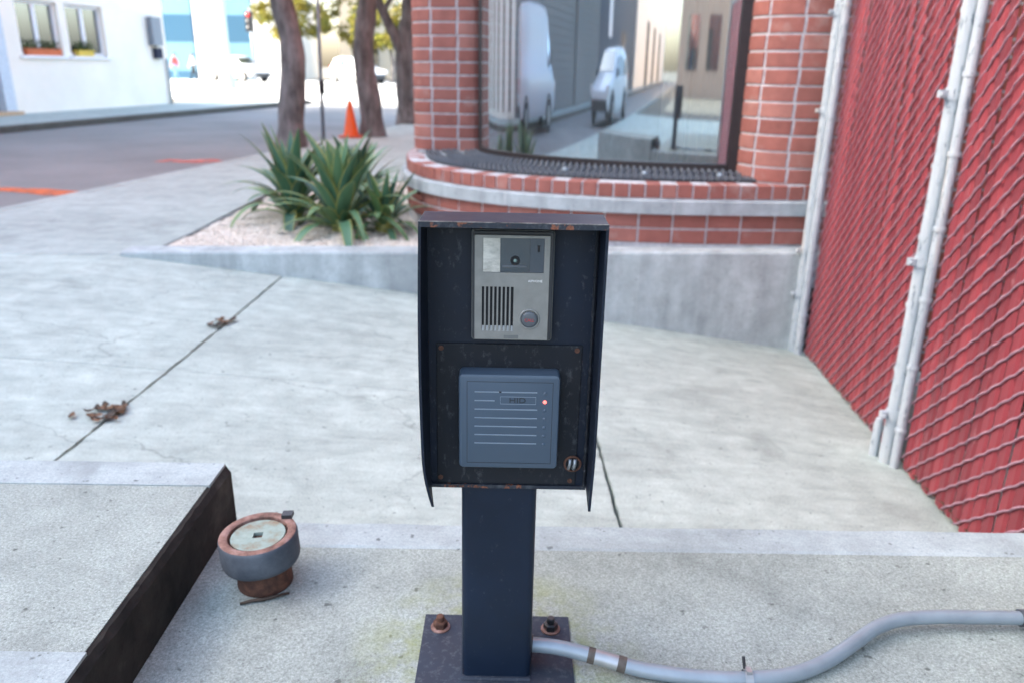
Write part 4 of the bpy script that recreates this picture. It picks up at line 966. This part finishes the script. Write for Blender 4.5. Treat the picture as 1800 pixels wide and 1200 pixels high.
gb = thing('grey_building', 'grey horizontally boarded building next to the white one across the road', 'building', W(TW-2, -6, -1.05))
b = MB(); tsbox(b, TW-8, TW-.03, -16, 3.29, -1.2, 9.8); b.build('wall', M['siding_grey'], gb)
for k in range(30):
    z = -1.0+k*.2; b = MB(); v = []
    b.add([W(TW-.03, -16, z), W(TW-.03, 3.25, z), W(TW+.012, 3.25, z+.005), W(TW+.012, -16, z+.005), W(TW-.015, 3.25, z+.195), W(TW-.015, -16, z+.195)], [(0, 1, 2, 3), (3, 2, 4, 5)]); b.build('board', M['siding_grey'], gb)
b = MB(); tsbox(b, TW+.02, TW+.35, -10.6, -9.2, -1.04, 5.4); b.build('pilaster', M['siding_grey'], gb)
b = MB(); tsbox(b, TW+.02, TW+.10, 2.1, 3.0, 1.6, 2.2); b.build('sign_panel', M['lamp_amber'], gb)
bb = thing('blue_grey_building', 'dark blue grey building with a white notice beyond the boarded one', 'building', W(TW-2, -24, -1.05))
b = MB(); tsbox(b, TW-8, TW+.02, -34, -16.02, -1.2, 5.0); b.build('wall', M['blue_grey_wall'], bb)
b = MB(); tsbox(b, TW+.021, TW+.06, -20.6, -19.3, 1.2, 3.4); b.build('notice', M['white_trim'], bb)
b = MB(); tsbox(b, TW+.021, TW+.10, -27.5, -25.5, -1.04, 1.6); b.build('door', M['dark_metal'], bb)
pb_ = thing('pale_building', 'pale building with tall dark openings at the far end of the back street', 'building', W(TW-2, -55, -1.05))
b = MB(); tsbox(b, TW-8, TW+.3, -78, -34.02, -1.2, 5.0); b.build('wall', M['white_wall'], pb_)
for s0 in (-47, -56, -66): b = MB(); tsbox(b, TW+.301, TW+.34, s0, s0+3.5, -1.04, 3); b.build('opening', M['dark_metal'], pb_)
ob = thing('orange_building', 'orange brick building on the fence side of the back street', 'building', W(2, -40, -1.05))
b = MB(); tsbox(b, -2.4, 9, -75, -26, -1.2, 4.5); b.build('wall', M['orange_brick'], ob)
for s0 in (-31, -36, -41, -46): b = MB(); tsbox(b, -2.44, -2.401, s0, s0+2, .2, 2.4); b.build('window', M['window_glass'], ob)
for t0 in (-1.2, 2.0, 5.2): b = MB(); tsbox(b, t0, t0+1.8, -25.999, -25.95, .0, 2.2); b.build('window', M['window_glass'], ob)

# ------------------------------------------------------------------ vehicles
def vehicle(name, label, loc, heading, kind, paintm, group=None):
    "built along local x (nose at +x), then turned"
    th = thing(name, label, 'van' if kind == 'van' else 'car', loc, group)
    if kind == 'van':
        st = [(-2.75, .45, 1.25, 2.40, .93, .84), (-2.68, .38, 1.25, 2.50, .98, .88), (-1.5, .36, 1.25, 2.56, 1.0, .90), (0, .36, 1.25, 2.56, 1.0, .90), (1.0, .36, 1.25, 2.52, 1.0, .88), (1.35, .36, 1.25, 2.38, 1.0, .84), (1.95, .36, 1.25, 1.62, .99, .86), (2.15, .36, 1.20, 1.36, .98, .92), (2.55, .40, 1.02, 1.12, .95, .90), (2.75, .48, .85, .95, .86, .82)]
        ax, wr, hw = (-1.75, 1.75), .36, .98; glass = [((1.42, 1.98), 'side')]
    else:
        st = [(-2.12, .45, .82, .98, .80, .72), (-2.05, .34, .88, 1.18, .86, .70), (-1.75, .27, .94, 1.52, .89, .66), (-1.2, .25, .95, 1.60, .90, .66), (-.3, .25, .95, 1.61, .90, .66), (.35, .25, .95, 1.54, .90, .66), (1.05, .25, .94, 1.06, .90, .78), (1.2, .26, .92, .99, .89, .80), (1.85, .32, .80, .86, .86, .76), (2.12, .42, .66, .72, .76, .70)]
        ax, wr, hw = (-1.3, 1.35), .33, .88
    v = []; prof = []
    for x, zb, zm, zt, w0, w1 in st:
        ring = [(-w0*.92, zb), (-w0, zb+.12), (-w0*1.0, zm-.05), (-w0*.985, zm), (-(w0+w1)/2*.99, (zm+zt)/2), (-w1, zt-.06), (-w1*.88, zt), (w1*.88, zt), (w1, zt-.06), ((w0+w1)/2*.99, (zm+zt)/2), (w0*.985, zm), (w0*1.0, zm-.05), (w0, zb+.12), (w0*.92, zb)]
        for y, z in ring: v.append((x, y, z))
    k = 14; n = len(st); f = [(i*k+j, i*k+(j+1) % k, (i+1)*k+(j+1) % k, (i+1)*k+j) for i in range(n-1) for j in range(k)]+[tuple(range(k-1, -1, -1)), tuple(range((n-1)*k, n*k))]
    o_ = org(th)
    def put(b, nm, mt, par=th, sm=True, ang=35):
        b.v = [(q[0]+o_.x, q[1]+o_.y, q[2]+o_.z) for q in b.v]; return b.build(nm, mt, par, sm, angle=ang)
    b = MB(); b.add(v, f); body = put(b, 'body', paintm)
    def lerp(x):
        X = [q[0] for q in st]; return [float(np.interp(x, X, [q[i] for q in st])) for i in range(1, 6)]
    # side glass
    for sg in (-1, 1):
        for x0, x1, a0, a1 in ([(1.40, 1.92, .12, .80)] if kind == 'van' else [(-1.62, -1.0, .15, .72), (-.92, -.05, .1, .80), (.03, .78, .1, .80)]):
            b = MB(); q = []; m_ = 5
            for i in range(m_+1):
                x = x0+(x1-x0)*i/m_; zb, zm, zt, w0, w1 = lerp(x); w1b = (w0+w1)/2*.99
                for u in (a0, a1):
                    z = zm+(zt-.06-zm)*u; y = w0*.985+(w1b-w0*.985)*min(1, u*2) if u < .5 else w1b+(w1-w1b)*(u*2-1); q.append((x, sg*(y+.012), z))
            b.add(q, [(2*i, 2*i+2, 2*i+3, 2*i+1) for i in range(m_)]); put(b, 'side_window', M['car_glass'], body, False)
    # windscreen and rear glass
    for xa, xb, dz in (((1.38, 1.92, .02) if kind == 'van' else (.42, 1.0, .02)), ((-2.72, -2.70, 0) if kind == 'van' else (-2.02, -1.80, .02))):
        A_, B_ = lerp(xa), lerp(xb); b = MB()
        if xa > 0: b.add([(xa, -A_[4]*.86, A_[2]+dz), (xa, A_[4]*.86, A_[2]+dz), (xb, B_[4]*.9, B_[2]+dz), (xb, -B_[4]*.9, B_[2]+dz)], [(0, 3, 2, 1)])
        else:
            z0, z1 = (1.45, 2.2) if kind == 'van' else (1.15, 1.50)
            b.add([(xa-.03, -.66, z0), (xa-.03, .66, z0), (xb-.03, .60, z1), (xb-.03, -.60, z1)], [(0, 1, 2, 3)])
        put(b, 'windscreen' if xa > 0 else 'rear_window', M['car_glass'], body, False)
    for x in ax:
        for sg in (-1, 1):
            b = MB(); b.lathe((x, sg*hw-.11, wr), [(wr*.72, -.0), (wr*.97, .01), (wr, .05), (wr, .17), (wr*.97, .21), (wr*.72, .22)], 28, ax='x')
            # turn the lathe from x to y axis
            b.v = [(x+(q[1]-(sg*hw-.11)), sg*hw-.11+(q[0]-x), q[2]) for q in b.v]; tyre = put(b, 'wheel', M['tyre'])
            b = MB(); b.lathe((x, 0, wr), [(wr*.66, -.004), (wr*.6, .03), (wr*.2, .035)], 20, ax='y'); b.v = [(q[0], sg*(hw+.112)+(q[1]) if sg < 0 else hw+.112-q[1], q[2]) for q in b.v]; put(b, 'rim', M['rim'], tyre)
            b = MB(); arc = [(x+(wr+.07)*math.cos(a), sg*(hw+.012 if kind != 'van' else hw+.03), wr+(wr+.07)*math.sin(a)) for a in np.linspace(0, math.pi, 14)]; b.tube(arc, .035, 6); put(b, 'wheel_arch', M['bumper_dark'], body)
    xe = st[-1][0]; b = MB(); b.box(xe-.10, xe+.05, -st[-1][4]*.98, st[-1][4]*.98, st[-1][1]-.08, st[-1][1]+.14); put(b, 'bumper', M['bumper_dark'], th, False)
    b = MB(); b.box(st[0][0]-.05, st[0][0]+.1, -st[0][4]*.98, st[0][4]*.98, st[0][1]-.05, st[0][1]+.15); put(b, 'bumper', M['bumper_dark'], th, False)
    for sg in (-1, 1):
        b = MB(); xx, zz = (2.58, .98) if kind == 'van' else (1.98, .74); b.box(xx-.1, xx+.16, sg*.78-.12, sg*.78+.12, zz-.09, zz+.09); put(b, 'headlight', M['lamp_clear'], body, False)
        b = MB(); xx, zz = (-2.76, 1.0) if kind == 'van' else (-2.10, .92); b.box(xx-.03, xx+.05, sg*.74-.09, sg*.74+.09, zz-.14, zz+.14); put(b, 'tail_light', M['lamp_red'], body, False)
        b = MB(); xx = 1.75 if kind == 'van' else .85; zz = 1.42 if kind == 'van' else 1.02; b.box(xx-.05, xx+.06, sg*(hw+.06), sg*(hw+.24), zz-.02, zz+(.26 if kind == 'van' else .13)); put(b, 'mirror', M['bumper_dark'], body, False)
    th.rotation_euler = (0, 0, heading); return th
back = math.atan2(-CA, -SA); fwd = math.atan2(CA, SA)
vehicle('parked_van', 'silver white panel van parked in front of the grey boarded building', W(TF+1.1, .9, ROAD_Z+.002), back, 'van', M['van_silver']).scale = (.86,)*3
vehicle('parked_car', 'white hatchback on the asphalt along the pavement behind the drive', W(TN-1.25, -7.0, ROAD_Z+.002), fwd, 'car', M['car_white'])
vehicle('parked_car', 'white car at the sunlit crossing seen between the two leaning tree trunks', (-10.3, 54, ROAD_Z+.052), R(-48), 'car', M['car_white'])
vehicle('parked_car', 'white car in front of the pale green lamp post at the glass building', (-18.2, 54.5, ROAD_Z+.052), R(-30), 'car', M['car_white'])

# ------------------------------------------------------------------ street trees
def leaves(b, c, rad, n, sz, flat=1.0):
    for k in range(n):
        d = RNG.normal(0, 1, 3); d /= np.linalg.norm(d); p = c+d*rad*RNG.random()**.45; u = RNG.normal(0, 1, 3); u /= np.linalg.norm(u); w_ = np.cross(u, RNG.normal(0, 1, 3)); w_ /= np.linalg.norm(w_)
        l = sz*RNG.uniform(.6, 1.3); b.add([p-u*l, p+w_*l*.45, p+u*l, p-w_*l*.45], [(0, 1, 2, 3)])
def tree(label, base, pts, r0, r1, limbs, crown, nleaf, mat, group, sz=.10):
    th = thing('street_tree' if group.startswith('street') else 'tree', label, 'tree', base, group)
    P = catmull([tuple(base+Vector((0, 0, -.05)))]+pts, 8); b = MB(); m_ = len(P); rs = []
    for i in range(m_):
        u = i/(m_-1); r = r0+(r1-r0)*u; r *= 1+.25*max(0, 1-u*9)+.025*math.sin(u*17+base.x)+.015*math.sin(u*31); rs.append(r)
    b.tube(P, rs, 14); tr = b.build('trunk', M['bark'], th, True)
    # bark relief
    for vtx in tr.data.vertices: vtx.co.x += .006*math.sin(vtx.co.z*11+vtx.co.y*40); vtx.co.y += .006*math.sin(vtx.co.z*9+vtx.co.x*36)
    for l in limbs:
        Q = catmull(l[0], 6); b = MB(); k = len(Q); b.tube(Q, [l[1]+(l[2]-l[1])*i/(k-1) for i in range(k)], 10); b.build('limb', M['bark'], th, True)
    b = MB(); per = max(1, nleaf//len(crown))
    for c, rad in crown:
        for q in range(9):
            d = RNG.normal(0, 1, 3); d /= np.linalg.norm(d); leaves(b, np.array(c)+d*rad*.65, rad*RNG.uniform(.25, .5), per//9, sz)
    b.build('crown', M[mat], th); return th
V3 = Vector
tree('street tree with straight grey trunk rising behind the agaves', V3((-3.08, 11.1, -1.07)), [(-3.05, 11.12, -.6), (-2.98, 11.1, -.1), (-2.98, 11.1, .3), (-3.06, 11.1, .75), (-3.2, 11.15, 1.5), (-3.1, 11.2, 2.6)], .185, .12,
     [([(-3.12, 11.1, 1.2), (-2.6, 11.3, 2.0), (-2.0, 11.6, 2.9)], .09, .04), ([(-3.2, 11.15, 1.6), (-3.8, 11.2, 2.4), (-4.4, 11.0, 3.2)], .08, .03)], [((-3.1, 11.3, 3.9), 1.7), ((-2.2, 11.7, 3.6), 1.3), ((-4.2, 11.0, 3.9), 1.4)], 5200, 'leaf_green', 'street trees on the pavement')
tree('street tree with leaning brown trunk right beside the orange cone', V3((-2.28, 13.0, -1.07)), [(-2.30, 13.0, -.6), (-2.36, 13.0, -.1), (-2.37, 13.0, .3), (-2.30, 13.0, .75), (-2.26, 13.0, 1.2), (-2.3, 13.1, 2.4)], .185, .13,
     [([(-2.28, 13.0, 1.1), (-1.8, 13.2, 1.9), (-1.3, 13.5, 2.9)], .09, .04), ([(-2.3, 13.0, 1.5), (-2.8, 13.1, 2.3), (-3.4, 13.3, 3.0)], .08, .03)], [((-2.3, 13.2, 3.8), 1.7), ((-1.4, 13.6, 3.5), 1.2), ((-3.3, 13.3, 3.4), 1.3)], 5200, 'leaf_green', 'street trees on the pavement')
tree('street tree with forking dark trunk half hidden by the brick pier', V3((-2.10, 16.1, -1.07)), [(-2.12, 16.1, -.5), (-2.14, 16.1, .0), (-2.10, 16.1, .5), (-2.02, 16.1, 1.0), (-1.9, 16.1, 2.2)], .22, .16,
     [([(-2.12, 16.08, .05), (-2.28, 16.0, .45), (-2.44, 16.0, .8), (-2.62, 16.0, 1.2), (-2.9, 16.0, 2.0)], .11, .07), ([(-2.05, 16.1, .3), (-1.9, 16.0, .8), (-1.6, 16.0, 1.5)], .10, .06), ([(-2.5, 16.0, 1.0), (-2.3, 16.0, 1.3), (-2.1, 15.9, 1.9)], .05, .03)], [((-2.1, 16.3, 3.2), 1.7), ((-3.1, 16.1, 3.0), 1.3), ((-1.3, 16.3, 2.6), 1.2), ((-1.9, 15.9, 1.75), .6)], 6000, 'leaf_green', 'street trees on the pavement')
for i, (x, y, hh, lab) in enumerate(((-15.5, 58, 7.5, 'yellow green sunlit tree by the pale green lamp post'), (-12.0, 62, 8.5, 'yellow green sunlit tree seen beside the grey street trunk'), (-8.5, 57, 7.0, 'yellow green sunlit tree behind the white car at the crossing'), (-4.5, 60, 8.0, 'yellow green sunlit tree seen next to the forking trunk'), (-18.5, 66, 9.0, 'tall yellow green tree behind the lamp post and signal'))):
    z0 = ROAD_Z+.05 if y < 60 else ROAD_Z+.0
    tree(lab, V3((x, y, z0)), [(x+.1, y, z0+1.2), (x-.1, y, z0+2.6), (x+.1, y, z0+hh*.6)], .16, .08, [([(x, y, z0+2.2), (x+.9, y, z0+3.2), (x+1.5, y+.3, z0+4.2)], .07, .03)], [((x, y, z0+hh*.72), 1.9), ((x+1.3, y+.2, z0+hh*.56), 1.5), ((x-1.4, y-.2, z0+hh*.52), 1.5), ((x+.2, y-.6, z0+hh*.40), 1.2)], 3000, 'leaf_yellow', 'sunlit trees beyond the crossing', .17)

# ------------------------------------------------------------------ cone, sign pole, lamp post, signal
c = V3((-2.58, 12.75, -1.07)); cone = thing('traffic_cone', 'orange traffic cone on the pavement beside the leaning trunk', 'traffic cone', c)
b = MB(); b.plate(rrect(-.17, .17, -.17, .17, .03), 0, -.03); b.v = [(c.x+q[0], c.y+q[2], c.z-q[1]) for q in b.v]; b.build('base', M['cone_base'], cone)
b = MB(); b.lathe(c, [(.125, .03), (.115, .05), (.03, .54), (.026, .56), (.018, .56)], 28); b.build('body', M['cone_orange'], cone, True, angle=40)
c = V3((-2.89, 12.2, -1.07)); sp = thing('sign_pole', 'slim grey steel sign pole standing between the two nearer trunks', 'pole', c)
b = MB(); b.tube([c, c+V3((.02, 0, 1.2)), c+V3((.06, 0, 2.6))], .026, 10); b.build('pole', M['pole_grey'], sp, True)
b = MB(); q = c+V3((.02, 0, .78)); b.lathe(q, [(.028, -.12), (.045, -.11), (.045, .06), (.028, .08)], 10); b.build('clamp', M['dark_metal'], sp, True)
b = MB(); b.box(c.x-.10, c.x+.22, c.y-.035, c.y-.028, c.z+2.15, c.z+2.6); b.build('sign_plate', M['white_trim'], sp)
c = V3((-13.95, 40.2, ROAD_Z)); lp = thing('lamp_post', 'pale green lamp post at the crossing before the glass building', 'lamp post', c)
b = MB(); b.lathe(c, [(.34, 0), (.34, .5), (.20, .7), (.17, 1.2), (.15, 6.5)], 16); b.build('post', M['green_pole'], lp, True, angle=40)
b = MB(); b.tube([c+V3((0, 0, 6.4)), c+V3((.8, 0, 6.9)), c+V3((1.9, 0, 7.0))], .06, 8); b.box(c.x+1.7, c.x+2.5, c.y-.15, c.y+.15, c.z+6.92, c.z+7.08); b.build('arm', M['green_pole'], lp, True, angle=40)
c = V3((-14.0, 44.5, ROAD_Z)); ts_ = thing('traffic_signal', 'traffic signal on a dark pole beside the pale green lamp post', 'traffic light', c)
b = MB(); b.tube([c, c+V3((0, 0, 3.9))], .06, 10); b.build('pole', M['pole_grey'], ts_, True)
b = MB(); b.box(c.x-.18, c.x+.18, c.y-.33, c.y-.07, c.z+2.75, c.z+3.75); hd = b.build('head', M['dark_metal'], ts_)
for k, m_ in enumerate(('dark_metal', 'dark_metal', 'lamp_red')):
    b = MB(); b.lathe((c.x, c.y-.33, c.z+2.93+.32*k), [(.13, 0), (.12, .03), (.04, .05)], 16, ax='y'); b.build('lens', M[m_], hd, True)
# ------------------------------------------------------------------ glass building and cream building far behind
tg = thing('glass_building', 'white framed modern building with blue glass bays beyond the crossing', 'building', (-22, 61, ROAD_Z))
FX, FY = -40., 60.0
b = MB(); b.box(FX, -17.6, FY+.5, FY+14, ROAD_Z, 16); b.build('core', M['white_wall'], tg)
piers = [-40, -36.2, -32.4, -28.8, -22.95, -18.7]
for x in piers: b = MB(); b.box(x, x+(1.9 if x > -25 else 1.2), FY, FY+.5, ROAD_Z, 16); b.build('pier', M['white_trim'], tg)
for x0, x1 in ((-38.8, -36.2), (-35, -32.4), (-31.2, -28.8), (-27.6, -22.95), (-21.05, -18.7)):
    b = MB(); b.box(x0, x1, FY+.2, FY+.35, -.55, 1.45); b.build('pane', M['tower_pane'], tg)
    b = MB(); b.box(x0, x1, FY+.15, FY+.35, 1.452, 3.25); b.build('spandrel', M['tower_spandrel'], tg)
    b = MB(); b.box(x0, x1, FY+.2, FY+.35, 3.252, 8.0); b.build('pane', M['tower_pane'], tg)
    b = MB(); b.box(x0, x1, FY+.1, FY+.35, ROAD_Z, -.552); b.build('base_panel', M['tower_spandrel'], tg)
    b = MB(); b.box(x1-.12, x1-.001, FY+.02, FY+.19, ROAD_Z, 8); b.build('mullion', M['cloth_navy'], tg)
cb = thing('cream_building', 'cream sunlit building behind the yellow green trees', 'building', (-4, 78, ROAD_Z))
b = MB(); b.box(-16, 14, 76, 90, ROAD_Z, 9); b.build('wall', M['cream_wall'], cb)
for x in np.arange(-14, 13, 3.2):
    for z in (0.2, 3.6): b = MB(); b.box(x, x+1.5, 75.9, 75.99, z, z+1.9); b.build('window', M['window_glass'], cb)

# ------------------------------------------------------------------ people at the crossing
def person(label, x, y, z, heading, top, legs, step=.22, hh=1.7):
    th = thing('person', label, 'person', (x, y, z), 'people walking at the crossing')
    J = {'pel': (0, 0, .93), 'ch': (0, 0, 1.25), 'nk': (0, .01, 1.45), 'hd': (0, .02, 1.56), 'tp': (0, .02, 1.68)}
    V_ = [(0, 0, .93), (0, 0, 1.12), (0, 0, 1.34), (0, .01, 1.46), (0, .02, 1.54), (0, .03, 1.66)]; rad = [.15, .14, .16, .06, .085, .07]; E_ = [(0, 1), (1, 2), (2, 3), (3, 4), (4, 5)]
    for sg in (-1, 1):
        k = len(V_); st = step*sg
        V_ += [(.09*sg, 0, .88), (.10*sg, st*.55, .50), (.10*sg, st, .08), (.10*sg, st+.14, .04)]; rad += [.10, .065, .045, .04]; E_ += [(0, k), (k, k+1), (k+1, k+2), (k+2, k+3)]
        k = len(V_); V_ += [(.19*sg, 0, 1.38), (.23*sg, -st*.4, 1.12), (.22*sg, -st*.6+.08, .88), (.22*sg, -st*.6+.12, .80)]; rad += [.06, .045, .035, .035]; E_ += [(2, k), (k, k+1), (k+1, k+2), (k+2, k+3)]
    me = bpy.data.meshes.new('body'); me.from_pydata(V_, E_, []); tmp = bpy.data.objects.new('tmp', me); COL.objects.link(tmp)
    md = tmp.modifiers.new('s', 'SKIN'); md.use_smooth_shade = True
    for i, r in enumerate(rad): me.skin_vertices[0].data[i].radius = (r, r*.8)
    me.skin_vertices[0].data[0].use_root = True
    sb = tmp.modifiers.new('d', 'SUBSURF'); sb.levels = sb.render_levels = 1
    bpy.context.view_layer.update()
    m2 = bpy.data.meshes.new_from_object(tmp.evaluated_get(bpy.context.evaluated_depsgraph_get())); bpy.data.objects.remove(tmp)
    m2.materials.clear()
    for q in (top, legs, 'skin', 'cloth_black'): m2.materials.append(M[q])
    for p in m2.polygons:
        c = p.center; p.material_index = 3 if c.z < .09 else 1 if c.z < .97 and abs(c.x) < .185 else 2 if c.z > 1.45 or (c.z < .92 and abs(c.x) > .17) else 0
    o = link('body', m2, None, th)
    b = MB(); b.lathe((x, y, z+1.60), [(.095, -.02), (.105, .05), (.08, .11), (.02, .135)], 14); b.v = [(q[0], q[1]-.02, q[2]) for q in b.v]; b.build('hair', M['hair'], th, True)
    th.rotation_euler = (0, 0, heading); return th
PZ = ROAD_Z+.052
person('person in a red top and blue trousers walking past the blue glass', -22.4, 54.6, PZ, R(80), 'cloth_red', 'cloth_blue')
person('person in a white top and black trousers in front of the blue glass', -21.15, 54.4, PZ, R(95), 'cloth_white', 'cloth_black')
person('person in a blue grey jacket beside the white building pier', -20.4, 55.4, PZ, R(70), 'cloth_blue', 'cloth_white')

# ------------------------------------------------------------------ unseen dark block added behind the fence so the slat gaps look dark
gw = thing('dark_backing', 'unseen dark block added behind the red fence slats to darken their gaps', 'dark_backing', W(2.0, 2.0, -1.7))
b = MB(); tsbox(b, 1.75, 4.5, -1.2, 4.15, -2.3, 2.6); b.build('wall', M['interior_dark'], gw)
b = MB(); tsbox(b, 1.35, 4.6, -1.3, 4.2, 2.602, 2.75); b.build('backing_top', M['dark_metal'], gw)
